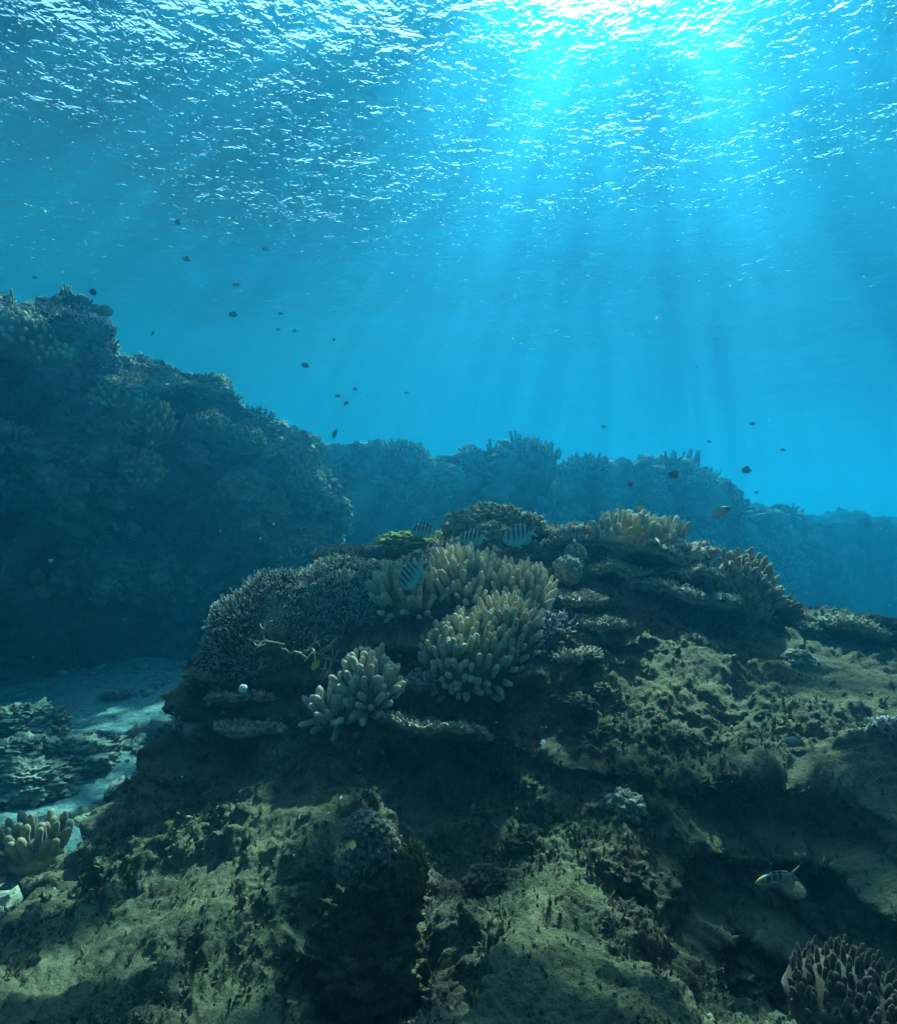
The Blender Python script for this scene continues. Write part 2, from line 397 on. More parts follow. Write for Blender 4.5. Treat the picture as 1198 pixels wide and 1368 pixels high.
reef('distant_reef', 'faintest reef bank fading into open blue water', EDGE_PATH, 2.5, PROF, 300, 160, 0.5, 300, M['wall'], 9.5)
#@@OBJECTS@@
# ------------------------------------------------------------------ finding the reef under a pixel
def projector(G):
    p = G.reshape(-1, 3); c, s = math.cos(PITCH), math.sin(PITCH)
    f = p[:,1]*c + p[:,2]*s; u = -p[:,1]*s + p[:,2]*c
    ok = f > 0.1
    n = grid_normals(G).reshape(-1, 3); n *= np.sign(-(n*p).sum(1, keepdims=True)+1e-9)
    return p[ok], n[ok], (W0/2 + F0*p[:,0]/np.where(ok, f, 1))[ok], (H0/2 - F0*u/np.where(ok, f, 1))[ok]
SEDV = np.empty(len(MG.reshape(-1,3)), np.float32); bpy.data.meshes['reef_mound'].attributes['sediment'].data.foreach_get('value', SEDV)
PROJ = {'mound': projector(MG), 'wall': projector(LG), 'far': projector(FG)}
_p = MG.reshape(-1,3); SED = SEDV[_p[:,1]*math.cos(PITCH)+_p[:,2]*math.sin(PITCH) > 0.1]
def hit(px, py, where='mound', rad=5.0):
    p, n, x, y = PROJ[where]
    for r in (rad, rad*2, rad*5, rad*10):
        k = np.nonzero((np.abs(x-px) < r) & (np.abs(y-py) < r))[0]
        if len(k):
            j = k[np.argmin((p[k]**2).sum(1))]
            near = k[np.linalg.norm(p[k]-p[j], axis=1) < 0.25]
            m = n[near].mean(0); return p[j].copy(), m/np.linalg.norm(m)
    return P(px, py, 3.0), np.array([0, -0.5, 0.85])

# ------------------------------------------------------------------ living things: materials
def attr_material(name, base, tip, scale=60, rough=0.75, sheen=0.0, bump_d=0.004, attr='tip'):
    m, nt, nd, lk, b = mat_new(name)
    g = nd.new('ShaderNodeNewGeometry'); pos = g.outputs['Position']
    a = nd.new('ShaderNodeAttribute'); a.attribute_name = attr
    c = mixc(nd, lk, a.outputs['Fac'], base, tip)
    v = ramp(nd, lk, nz(nd, lk, pos, scale, 4, 0.65), [(0.3, (0.6,0.6,0.6)), (0.7, (1.2,1.2,1.15))])
    lk.new(mixc(nd, lk, 1.0, c, v, 'MULTIPLY'), b.inputs['Base Color'])
    b.inputs['Roughness'].default_value = rough; b.inputs['Specular IOR Level'].default_value = 0.2
    if sheen: b.inputs['Sheen Weight'].default_value = sheen; b.inputs['Sheen Roughness'].default_value = 0.35
    lk.new(bump(nd, lk, nz(nd, lk, pos, scale*5, 2, 0.6), 0.5, bump_d), b.inputs['Normal'])
    return m
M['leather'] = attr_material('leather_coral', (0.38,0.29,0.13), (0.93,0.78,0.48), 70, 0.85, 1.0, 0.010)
M['leather_pale'] = attr_material('pale_leather_coral', (0.38,0.30,0.17), (0.93,0.81,0.55), 70, 0.85, 1.0, 0.010)
M['leather_dim'] = attr_material('brown_leather_coral', (0.16,0.125,0.075), (0.52,0.43,0.27), 40, 0.8, 0.4)
M['corner'] = attr_material('dark_finger_coral', (0.04,0.035,0.022), (0.17,0.135,0.085), 55, 0.85, 0.3)
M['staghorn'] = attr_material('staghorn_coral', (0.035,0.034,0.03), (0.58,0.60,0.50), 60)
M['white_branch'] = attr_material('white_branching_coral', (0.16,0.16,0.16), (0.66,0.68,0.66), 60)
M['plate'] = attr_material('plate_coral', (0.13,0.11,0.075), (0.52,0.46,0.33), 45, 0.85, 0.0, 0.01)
M['lobed'] = attr_material('lobed_coral', (0.12,0.11,0.06), (0.42,0.38,0.19), 35, 0.85, 0.1, 0.008)
M['lobed_pale'] = attr_material('pale_lobed_coral', (0.14,0.13,0.09), (0.50,0.48,0.36), 30, 0.85, 0.1, 0.008)
M['lime'] = attr_material('lime_encrusting_coral', (0.13,0.16,0.035), (0.40,0.44,0.07), 50, 0.8, 0.2)
M['sponge'] = attr_material('yellow_sponge', (0.055,0.055,0.02), (0.24,0.18,0.06), 50, 0.85, 0.1, 0.01)
M['knob'] = attr_material('purple_grey_knob', (0.06,0.05,0.035), (0.48,0.41,0.31), 60, 0.85, 0.1, 0.01)
M['boulder'] = rock_material('coral_boulder', (0.10,0.09,0.07), (0.26,0.25,0.19), (0.45,0.43,0.33), (0.6,0.57,0.45), 0.8)
M['white'] = plain_material('white_shell', (0.75,0.75,0.7), (0.85,0.85,0.8), 40)
M['turf'] = attr_material('algal_turf', (0.085,0.08,0.055), (0.26,0.24,0.15), 30, 0.9, 0.0, 0.004)

def set_attr(me, vals, name='tip'):
    a = me.attributes.new(name, 'FLOAT', 'POINT'); a.data.foreach_set('value', np.clip(np.asarray(vals, np.float32), 0, 1)); return me

# ------------------------------------------------------------------ tubes, blobs
def frame(t):
    t = t/np.linalg.norm(t); a = np.array([0,0,1.0]) if abs(t[2]) < 0.9 else np.array([1.0,0,0])
    u = np.cross(a, t); u /= np.linalg.norm(u); return u, np.cross(t, u)
class Soup:
    def __init__(s): s.v = []; s.q = []; s.t = []; s.a = []; s.n = 0
    def add(s, co, quads, tris, att):
        s.v.append(co); s.a.append(att)
        if len(quads): s.q.append(np.asarray(quads)+s.n)
        if len(tris): s.t.append(np.asarray(tris)+s.n)
        s.n += len(co)
    def tube(s, pts, rad, att, k=7):
        pts = np.asarray(pts, float); m = len(pts)
        T = np.gradient(pts, axis=0); u, w = frame(T[0]); a = np.arange(k)*2*math.pi/k
        co = []
        for i in range(m):
            t = T[i]/np.linalg.norm(T[i]); u = u-t*(u@t); u /= np.linalg.norm(u); w = np.cross(t, u)
            co.append(pts[i] + rad[i]*(np.cos(a)[:,None]*u + np.sin(a)[:,None]*w))
        co = np.concatenate(co + [pts[-1:] + T[-1:]/np.linalg.norm(T[-1])*rad[-1]*0.7])
        i = np.arange(m-1)[:,None]; j = np.arange(k)[None]; j2 = (j+1) % k
        q = np.stack([i*k+j, i*k+j2, (i+1)*k+j2, (i+1)*k+j], -1).reshape(-1, 4)
        jj = np.arange(k); tr = np.stack([(m-1)*k+jj, (m-1)*k+(jj+1) % k, np.full(k, m*k)], -1)
        s.add(co, q, tr, np.concatenate([np.repeat(att, k), att[-1:]]))
    def mesh(s, name, mat, org=(0,0,0)):
        fs = ([np.concatenate(s.q)] if s.q else []) + ([np.concatenate(s.t)] if s.t else [])
        return set_attr(mesh_np(name, np.concatenate(s.v)-np.asarray(org), fs, mat), np.concatenate(s.a))
def finger_mesh(name, L, R, mat, seed, taper=0.8, k=10):
    r = np.random.default_rng(seed); s = Soup()
    z = np.array([0, 0.25, 0.5, 0.74, 0.87, 0.945, 0.985])
    rr = np.array([1.05, 1.0, 1.02, 1.0, 0.9, 0.68, 0.38])*np.linspace(1, taper, 7)*(1+0.07*r.standard_normal(7))*R
    b = r.standard_normal(2)*0.09*L
    pts = np.stack([b[0]*z**2, b[1]*z**2, z*L], -1)
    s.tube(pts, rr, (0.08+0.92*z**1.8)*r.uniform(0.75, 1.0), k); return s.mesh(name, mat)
_uv = {}
def sphere_grid(nu, nv):
    u = np.arange(nu)*2*math.pi/nu; v = np.linspace(0.001, math.pi-0.001, nv)
    U, V = np.meshgrid(u, v, indexing='ij')
    return np.stack([np.cos(U)*np.sin(V), np.sin(U)*np.sin(V), np.cos(V)], -1).reshape(-1, 3), grid_faces(nu, nv, True)[:, ::-1]
def lump_mesh(name, rad, mat, seed, lobe=2.6, amp=0.35, fine=0.08, nu=90, nv=60, flat=0.0):
    """rounded lobes parted by creases"""
    d, f = sphere_grid(nu, nv); q = d+seed*3.7
    w = 0.75-worley(q, lobe, seed); w2 = 0.6-worley(q, lobe*3.1, seed+1)
    h = 1 + amp*w + amp*0.38*w2 + fine*fbm(q, 7, 4, 0.6, seed=seed)
    co = d*h[:,None]*np.asarray(rad)
    if flat: co[:,2] = np.where(co[:,2] < 0, co[:,2]*(1-flat), co[:,2])
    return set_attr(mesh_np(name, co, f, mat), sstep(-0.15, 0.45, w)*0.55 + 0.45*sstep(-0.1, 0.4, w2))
def align(o, n, spin=0.0):
    o.rotation_mode = 'QUATERNION'
    o.rotation_quaternion = Vector(n).to_track_quat('Z', 'Y') @ Vector((0,0,1)).rotation_difference(Vector((0,0,1))) @ Matrix.Rotation(spin, 4, 'Z').to_quaternion()

# ------------------------------------------------------------------ corals
def finger_coral(label, domes, gap, L, R, mat, seed, lean=(0,0,0), up=1.05, cap=0.0, limit=100, taper=0.8, group='finger corals on the reef', base_mat=None, low=-0.25, cat='finger coral', front=-0.35):
    """domes: list of (centre, radii); roots spread over their upper and outer faces"""
    r = np.random.default_rng(seed)
    c0 = np.mean([d[0] for d in domes], axis=0)
    t = thing('finger_coral', label, cat, c0, group)
    bs = []
    for c, rad in domes:
        me = lump_mesh('base', np.asarray(rad)*0.97, base_mat or mat, seed, 2.2, 0.12, 0.05, 48, 32)
        b = link('base', me, t, np.asarray(c)-c0); b['kind'] = 'thing'; bs.append(b)
    kinds = [finger_mesh('finger', L, R, mat, seed*10+i, taper) for i in range(7)]
    roots = []
    for c, rad in domes:
        c, rad = np.asarray(c), np.asarray(rad)
        area = 4*math.pi*((rad[0]*rad[1])**1.6/3+(rad[0]*rad[2])**1.6/3+(rad[1]*rad[2])**1.6/3)**(1/1.6)
        n = int(area/(gap*gap)*1.15); i = np.arange(n)+0.5
        ph = np.arccos(1-2*i/n); th = math.pi*(1+5**0.5)*i
        d = np.stack([np.cos(th)*np.sin(ph), np.sin(th)*np.sin(ph), np.cos(ph)], -1)
        d += 0.10*r.standard_normal(d.shape); d /= np.linalg.norm(d, axis=1, keepdims=True)
        for e in d:
            if e[2] < low or e[1] > 0.75 or (e[2] < 0.1 and e[1] > front+0.55): continue
            p = c + e*rad*0.9
            if any((((p-np.asarray(c2))/np.asarray(r2))**2).sum() < 0.7 for c2, r2 in domes if c2 is not c and not np.allclose(c2, c)): continue
            if any(np.linalg.norm(p-q) < gap*0.62 for q, _ in roots): continue
            nn = e/rad; nn /= np.linalg.norm(nn)
            v = nn*(0.5 if e[2] > 0.1 else 0.85) + np.array([0,0,up*float(np.clip(0.85+0.5*e[2], 0.45, 1.15))]) + np.asarray(lean) + 0.17*r.standard_normal(3)
            roots.append((p, v/np.linalg.norm(v)))
    roots.sort(key=lambda q: (q[0]**2).sum())
    for p, v in roots[:limit]:
        o = link('finger', kinds[r.integers(7)], t, p-c0)
        align(o, v, r.uniform(0, 6.28)); k = r.uniform(0.7, 1.15)
        o.scale = (r.uniform(0.85, 1.15),)*2 + (k,)
    if len(roots) > limit:
        s = Soup()
        for p, v in roots[limit:]:
            u, w = frame(v); l = L*r.uniform(0.72, 1.2); z = np.array([0, 0.25, 0.5, 0.72, 0.88, 0.97])
            pts = (p-c0) + v*(z*l)[:,None] + u*(z**2*l*0.08*r.standard_normal())[:,None]
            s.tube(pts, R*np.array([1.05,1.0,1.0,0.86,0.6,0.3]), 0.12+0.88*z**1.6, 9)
        o = link('finger', s.mesh('finger', mat), t); o['kind'] = 'stuff'
    return t
def branch_soup(s, root, d, L, R, r, depth=2, spread=0.5, k=5, a0=0.0):
    n = 4; pts = [root]; v = d.copy()
    for i in range(n-1):
        v = v + 0.18*r.standard_normal(3); v /= np.linalg.norm(v); pts.append(pts[-1]+v*L/(n-1))
    a1 = min(1.0, a0+0.5) if depth > 0 else 1.0
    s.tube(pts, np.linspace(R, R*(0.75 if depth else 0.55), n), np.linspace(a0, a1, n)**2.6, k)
    if depth > 0:
        for _ in range(r.integers(2, 4)):
            w = v + spread*r.standard_normal(3); w[2] += 0.15; w /= np.linalg.norm(w)
            branch_soup(s, pts[r.integers(2, n)], w, L*r.uniform(0.55, 0.8), R*0.78, r, depth-1, spread, k, a1*0.8)
def branch_coral(label, domes, n, L, R, mat, seed, depth=1, spread=0.5, low=-0.1, up=0.4, group=None, core=0.86, core_mat=None):
    r = np.random.default_rng(seed); c0 = np.mean([d[0] for d in domes], axis=0)
    t = thing('branching_coral', label, 'branching coral', c0, group); s = Soup()
    for c, rad in domes:
        c, rad = np.asarray(c), np.asarray(rad)
        me = lump_mesh('base', rad*core, core_mat or M['boulder'], seed, 2.5, 0.15, 0.1, 48, 32); link('base', me, t, c-c0)
        for i in range(n):
            e = r.standard_normal(3); e[2] = abs(e[2]) if r.random() < 0.75 else e[2]
            e /= np.linalg.norm(e)
            if e[2] < low: continue
            g_ = float(vnoise(((c+e*rad)*7.0)[None], seed)[0])
            if g_ < -0.75: continue
            v = e/rad; v /= np.linalg.norm(v); v = v + np.array([0,0,up]); v /= np.linalg.norm(v)
            branch_soup(s, c+e*rad*core-c0, v, L*r.uniform(0.7, 1.15)*(1+0.8*g_), R*r.uniform(0.85, 1.15), r, depth, spread)
    link('branches', s.mesh('branches', mat), t); return t
def plate_coral(label, c, rx, ry, th, tilt, mat, seed, knob=0.03, kf=22, stalk=True, group='plate corals on the near mound', spin=0.0, dish=0.0):
    """a shelf: irregular outline, knobbly top and rim, dark underside"""
    c = np.asarray(c); t = thing('plate_coral', label, 'plate coral', c, group)
    nu, nr = 150, 40
    a = np.arange(nu)*2*math.pi/nu; rr = np.linspace(0, 1, nr)
    edge = 1 + 0.26*fbm(np.stack([np.cos(a)*1.5, np.sin(a)*1.5, 0*a+seed], -1), 1.2, 3, seed=seed) + 0.10*fbm(np.stack([np.cos(a)*7, np.sin(a)*9, 0*a+seed], -1), 1, 2, seed=seed+1)
    def side(sgn):
        A, Rr = np.meshgrid(a, rr, indexing='ij'); E = edge[:,None]
        X, Y = np.cos(A)*Rr*E*rx, np.sin(A)*Rr*E*ry
        Z = dish*Rr**2 + sgn*th*0.5*np.sqrt(np.clip(1-Rr**6, 0, 1))*(1 if sgn > 0 else 1.6)
        q = np.stack([X, Y, 0*X], -1).reshape(-1, 3)+c
        k = (0.62-worley(q, kf, seed))*knob + 0.5*knob*fbm(q, kf*1.7, 3, seed=seed)
        Z = Z + (0.16*min(rx, ry)*fbm(np.stack([np.cos(A)*Rr*1.3, np.sin(A)*Rr*1.3, 0*A+seed*1.7], -1).reshape(-1, 3), 1.0, 2, seed=seed+5)).reshape(Z.shape)*1.6
        Z = Z + (sgn*0.9 if sgn < 0 else 1.0)*k.reshape(Z.shape)*(0.35+0.65*Rr)*(1 if sgn > 0 else 0.6)
        rad = (1+0.9*k.reshape(Z.shape)/max(rx, ry)*Rr**4)
        return np.stack([X*rad, Y*rad, Z], -1), Rr
    T_, Rt = side(1); B_, Rb = side(-1)
    n1 = nu*nr; f = grid_faces(nu, nr, True); fb = grid_faces(nu, nr, True)[:, ::-1]+n1
    i = np.arange(nu); i2 = (i+1) % nu
    rim = np.stack([i*nr+nr-1, i2*nr+nr-1, n1+i2*nr+nr-1, n1+i*nr+nr-1], -1)[:, ::-1]
    co = np.concatenate([T_.reshape(-1,3), B_.reshape(-1,3)])
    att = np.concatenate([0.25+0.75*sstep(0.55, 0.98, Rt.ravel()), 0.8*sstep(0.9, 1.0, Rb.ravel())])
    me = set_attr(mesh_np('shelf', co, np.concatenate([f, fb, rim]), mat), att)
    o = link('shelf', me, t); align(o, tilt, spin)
    s = Soup(); r = np.random.default_rng(seed); n_b = int(min(900, 2600*rx*ry/0.05)) if rx < 0.34 else 500
    sc_ = 1.0 if rx < 0.34 else 2.0
    for _ in range(n_b):
        a_ = r.uniform(0, 6.283); q_ = min(1.0, r.uniform(0.25, 1.12)); e_ = np.interp(a_, np.append(a, 6.2832), np.append(edge, edge[0]))
        b0 = np.array([math.cos(a_)*q_*e_*rx, math.sin(a_)*q_*e_*ry, dish*q_*q_ + th*0.35*math.sqrt(max(0, 1-q_**6)) + 0.256*min(rx, ry)*float(fbm(np.array([[math.cos(a_)*min(q_,1)*1.3, math.sin(a_)*min(q_,1)*1.3, seed*1.7]]), 1.0, 2, seed=seed+5)[0])])
        w_ = np.array([math.cos(a_)*q_**4*1.3, math.sin(a_)*q_**4*1.3, 0.75]) + 0.35*r.standard_normal(3); w_ /= np.linalg.norm(w_)
        l_ = sc_*r.uniform(0.012, 0.034); k_ = sc_*r.uniform(0.0045, 0.0075)
        s.tube([b0, b0+w_*l_*0.6, b0+w_*l_], [k_*1.2, k_, k_*0.6], np.array([0.3, 0.65, 1.0])*(0.5+0.5*q_), 5)
    o = link('branchlets', s.mesh('branchlets', mat), t); align(o, tilt, spin)
    if stalk:
        s = Soup(); h = max(0.07, th*2)
        s.tube([(0,ry*0.35,-h*1.6),(0,ry*0.3,-h),(0,ry*0.2,-h*0.4),(0,0.1*ry,0)], np.array([0.45,0.3,0.32,0.5])*min(rx, ry), np.zeros(4), 14)
        link('stalk', s.mesh('stalk', mat), t)
    return t
M['moss'] = plain_material('dark_mossy_rock', (0.05,0.055,0.025), (0.15,0.14,0.075), 22, 0.9, 1.0, 0.02, bscale=60)
def lobed_coral(label, lobes, mat, seed, cat='lobed coral', name='lobed_coral', group=None, lobe=2.4, amp=0.4, fine=0.08):
    """lobes: list of (centre, radii); each lobe is a part"""
    c0 = np.mean([l[0] for l in lobes], axis=0); t = thing(name, label, cat, c0, group)
    for i, (c, rad, *m_) in enumerate(lobes):
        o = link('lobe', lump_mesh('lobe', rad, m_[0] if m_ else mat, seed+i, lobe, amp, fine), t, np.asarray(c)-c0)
    return t
def single(name, label, cat, c, rad, mat, seed, group=None, lobe=2.4, amp=0.35, fine=0.08, n=None):
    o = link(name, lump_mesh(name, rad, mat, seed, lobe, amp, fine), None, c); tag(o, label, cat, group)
    if n is not None: align(o, n)
    return o
def H(px, py, dz=0.0, dn=0.0, where='mound'):
    p, n = hit(px, py, where); return p + n*dn + np.array([0, 0, dz])

# the large pale colonies in the middle
finger_coral('largest pale finger coral, broad upper mass of blunt fingers at the middle of the mound',
    [(P(550,800,2.62),(0.17,0.16,0.11)), (P(615,792,2.66),(0.19,0.18,0.15)), (P(690,806,2.62),(0.15,0.15,0.13))], 0.031, 0.092, 0.0134, M['leather'], 11, (0,-0.10,0.1), low=-0.7, base_mat=M['turf'])
finger_coral('pale finger coral spilling down below the largest colony, fingers fanning to the right',
    [(P(632,880,2.36),(0.20,0.17,0.14)), (P(672,850,2.42),(0.15,0.14,0.13))], 0.030, 0.078, 0.0128, M['leather'], 12, (0.12,-0.15,0.0), low=-0.8, base_mat=M['turf'])
finger_coral('small pale finger coral low on the left flank above the dark hollow',
    [(P(492,918,2.2),(0.095,0.11,0.10)), (P(448,952,2.15),(0.075,0.07,0.05))], 0.031, 0.075, 0.0130, M['leather_pale'], 13, (-0.05,-0.15,0.0), low=-0.8, base_mat=M['turf'])
finger_coral('cream finger coral standing on the top right ledge of the mound',
    [(P(832,718,2.9),(0.13,0.12,0.07)), (P(882,724,2.9),(0.12,0.1,0.05))], 0.034, 0.085, 0.0130, M['leather_pale'], 14, (0.1,0,0.3), low=0.0, taper=0.9)
finger_coral('slender brown finger coral leaning right on the outer shoulder of the mound',
    [(P(985,800,2.8),(0.15,0.16,0.19))], 0.032, 0.08, 0.0115, M['leather_dim'], 15, (0.35,-0.1,0.1), low=-0.3, taper=0.9)
finger_coral('brown thick fingered coral standing on the sand at the left edge',
    [(P(45,1140,2.62),(0.13,0.1,0.08))], 0.045, 0.11, 0.019, M['leather_dim'], 16, (-0.1,-0.1,0.2), low=-0.1)
finger_coral('dark brown finger coral in the bottom right corner beside the cave',
    [(P(1140,1345,1.15),(0.12,0.12,0.07))], 0.0145, 0.036, 0.005, M['corner'], 17, (0.25,0.1,0.2), low=-0.1, taper=0.9)
# corals on the left wall
def wall_pt(px, py, dn=0.0): return H(px, py, 0, dn, 'wall')
WK = dict(group='corals on the left wall', base_mat=M['turf'], low=-0.45)
finger_coral('green finger coral clump jutting from the middle of the left wall',
    [(wall_pt(165,535,.06),(0.27,0.25,0.18)), (wall_pt(205,565,.06),(0.22,0.2,0.24))], 0.062, 0.10, 0.021, M['leather'], 21, (0.05,-0.25,0.0), **WK)
finger_coral('bumpy pale coral high on the left wall at the photo edge',
    [(wall_pt(20,450,.04),(0.33,0.25,0.24)), (wall_pt(65,480,.04),(0.24,0.2,0.15))], 0.062, 0.065, 0.024, M['leather_pale'], 22, (0,-0.3,0), **WK)
finger_coral('short fingered coral on the ledge right of the green clump on the left wall',
    [(wall_pt(275,572,.04),(0.28,0.25,0.15)), (wall_pt(320,595,.04),(0.26,0.2,0.15))], 0.06, 0.07, 0.02, M['leather_dim'], 23, (0.05,-0.25,0), **WK)
finger_coral('dim finger coral hanging below the green clump on the left wall',
    [(wall_pt(195,620,-.1),(0.24,0.2,0.22))], 0.065, 0.08, 0.021, M['leather_dim'], 24, (0,-0.4,-0.6), **WK)
lobed_coral('rounded knobbly coral heads at the outer end of the left wall',
    [(wall_pt(375,580,-.15),(0.24,0.25,0.17)), (wall_pt(400,598,-.15),(0.24,0.25,0.2)), (wall_pt(422,600,-.1),(0.17,0.2,0.27)), (wall_pt(432,632,-.1),(0.19,0.2,0.15)), (wall_pt(410,640,-.1),(0.22,0.2,0.16)), (wall_pt(440,662,-.1),(0.2,0.2,0.13))], M['lobed_pale'], 25, group='corals on the left wall', lobe=3.6, amp=0.5, fine=0.2)
lobed_coral('stacked dark coral heads on the crest of the left wall near its step',
    [(wall_pt(280,490,-.1),(0.22,0.3,0.14)), (wall_pt(240,480,-.1),(0.25,0.25,0.12)), (wall_pt(295,508,-.1),(0.17,0.2,0.16))], M['lobed'], 26, group='corals on the left wall', lobe=3.6, amp=0.5, fine=0.2)
branch_coral('low bushy coral below the crest hump of the left wall', [(wall_pt(60,435,-.05),(0.25,0.2,0.14))], 200, 0.07, 0.010, M['staghorn'], 271, 1, 0.5, group='corals on the left wall')
branch_coral('twiggy coral on the sloping edge between the two left wall clumps', [(wall_pt(345,560,-.05),(0.22,0.2,0.14))], 200, 0.07, 0.010, M['staghorn'], 272, 1, 0.5, group='corals on the left wall')
lobed_coral('dim round coral heads in the shade under the outer end of the left wall',
    [(wall_pt(370,680,-.1),(0.22,0.2,0.16)), (wall_pt(330,650,-.1),(0.24,0.2,0.16)), (wall_pt(415,705,-.1),(0.2,0.2,0.16))], M['lobed'], 273, group='corals on the left wall', lobe=3.4, amp=0.5, fine=0.2)
branch_coral('bushy coral crowning the high hump of the left wall', [(wall_pt(105,432,-.08),(0.30,0.3,0.10))], 420, 0.06, 0.009, M['staghorn'], 27, 1, 0.5, group='corals on the left wall')
plate_coral('flat pale ledge coral under the crest of the left wall', wall_pt(190,505,0.1), 0.38, 0.3, 0.07, (0.1,-0.35,1), M['plate'], 28, 0.05, 9, False, 'corals on the left wall')
plate_coral('small flat coral shelf near the step of the left wall', wall_pt(255,515,0.1), 0.28, 0.24, 0.06, (0.1,-0.35,1), M['plate'], 29, 0.05, 9, False, 'corals on the left wall')
# branching corals
branch_coral('wide thicket of pale tipped branching coral on the left shoulder of the mound',
    [(P(338,885,2.56),(0.20,0.22,0.27)), (P(385,850,2.6),(0.24,0.22,0.27)), (P(450,828,2.66),(0.21,0.2,0.25))], 1700, 0.036, 0.0040, M['staghorn'], 31, 1, 0.45, -0.2, group='branching corals', core=0.93)
branch_coral('white tipped branching coral tucked right of the largest finger coral', [(P(738,850,2.42),(0.06,0.06,0.09))], 90, 0.05, 0.006, M['white_branch'], 32, 1, 0.6, -0.5, group='branching corals')
branch_coral('white branching coral low on the left foot of the mound', [(P(270,975,2.38),(0.10,0.09,0.06))], 90, 0.06, 0.008, M['white_branch'], 33, 1, 0.6, -0.3, group='branching corals')
branch_coral('white branching coral cut off by the right edge of the photo', [(P(1196,1005,1.9),(0.07,0.07,0.08))], 70, 0.055, 0.007, M['white_branch'], 34, 1, 0.6, -0.3, group='branching corals')
branch_coral('small cream tuft of branching coral between the two lower finger corals', [(P(560,915,2.24),(0.05,0.05,0.03))], 60, 0.03, 0.004, M['white_branch'], 35, 1, 0.6, -0.3, group='branching corals')
# plates
plate_coral('dark plate coral jutting left beneath the lime coral', P(470,742,2.98), 0.17, 0.16, 0.05, (0,0.12,1), M['plate'], 41, 0.03, 26)
plate_coral('thin pale edged plate ledge below the lower finger corals', P(575,972,2.12), 0.20, 0.12, 0.020, (0.14,0.42,1), M['plate'], 42, 0.022, 34)
plate_coral('knobbly plate under the cream finger coral on the top right', P(862,742,2.95), 0.30, 0.22, 0.07, (0.05,0.15,1), M['plate'], 43, 0.04, 24)
plate_coral('middle shelf of the plate stack on the right shoulder', P(815,765,2.82), 0.16, 0.14, 0.04, (0.05,0.15,1), M['plate'], 44, 0.03, 28)
plate_coral('wide ragged shelf lowest in the plate stack on the right shoulder', P(890,795,2.76), 0.29, 0.18, 0.05, (0.12,0.15,1), M['plate'], 45, 0.035, 26)
plate_coral('small plate beside the right edge of the largest finger coral', P(770,800,2.62), 0.12, 0.12, 0.03, (0.05,0.15,1), M['plate'], 46, 0.025, 30)
plate_coral('rounded plate behind the striped fish cluster on the crest', P(745,715,3.15), 0.22, 0.16, 0.06, (0.05,0.1,1), M['plate'], 47, 0.035, 24)
plate_coral('low brown shelf left of the small finger coral', P(345,975,2.24), 0.13, 0.10, 0.025, (0,0.3,1), M['plate'], 48, 0.03, 28)
plate_coral('upper brown shelf in the shade under the coral thicket', P(325,935,2.36), 0.13, 0.10, 0.022, (0,0.3,1), M['plate'], 49, 0.03, 28)
plate_coral('ragged plate at the right end of the plate stack beside the slender coral', P(925,770,2.8), 0.14, 0.14, 0.03, (0.1,0.12,1), M['plate'], 401, 0.03, 28)
plate_coral('small shelf low on the right shoulder under the plate stack', P(800,835,2.5), 0.11, 0.1, 0.03, (0.05,0.15,1), M['plate'], 402, 0.03, 28)
plate_coral('narrow shelf halfway down right of the lower finger coral', P(765,880,2.33), 0.10, 0.1, 0.03, (0.05,0.15,1), M['plate'], 403, 0.03, 28)
plate_coral('shelf coral on the crest between the coral heads and the cream fingers', P(765,730,3.0), 0.17, 0.14, 0.04, (0.05,0.12,1), M['plate'], 404, 0.03, 28)
plate_coral('broken shelf under the thicket at the left edge of the mound', P(300,905,2.45), 0.14, 0.1, 0.03, (-0.05,0.25,1), M['plate'], 405, 0.03, 28)
plate_coral('shelf on the right crest line above the bright sediment slab', P(1140,838,2.6), 0.11, 0.10, 0.035, (0.2,0.05,1), M['plate'], 406, 0.03, 28)
# crest
lobed_coral('cluster of olive rounded coral heads on the very top of the mound',
    [(P(620,705,3.12),(0.10,0.1,0.08)), (P(650,692,3.2),(0.10,0.12,0.075)), (P(680,698,3.18),(0.09,0.11,0.08)), (P(708,706,3.1),(0.075,0.08,0.07)), (P(655,718,3.02),(0.10,0.08,0.07)), (P(690,720,3.02),(0.07,0.07,0.06))], M['lobed'], 51, lobe=3.4, amp=0.45)
single('encrusting_coral', 'bright lime green encrusting coral on the left of the crest', 'encrusting coral', P(545,727,2.98), (0.14,0.12,0.055), M['lime'], 52, lobe=4.0, amp=0.5)
lobed_coral('pale rounded coral head between the plates right of the largest finger coral', [(P(757,762,2.7),(0.06,0.06,0.06)), (P(768,745,2.8),(0.05,0.05,0.06))], M['lobed_pale'], 53, lobe=2.6)
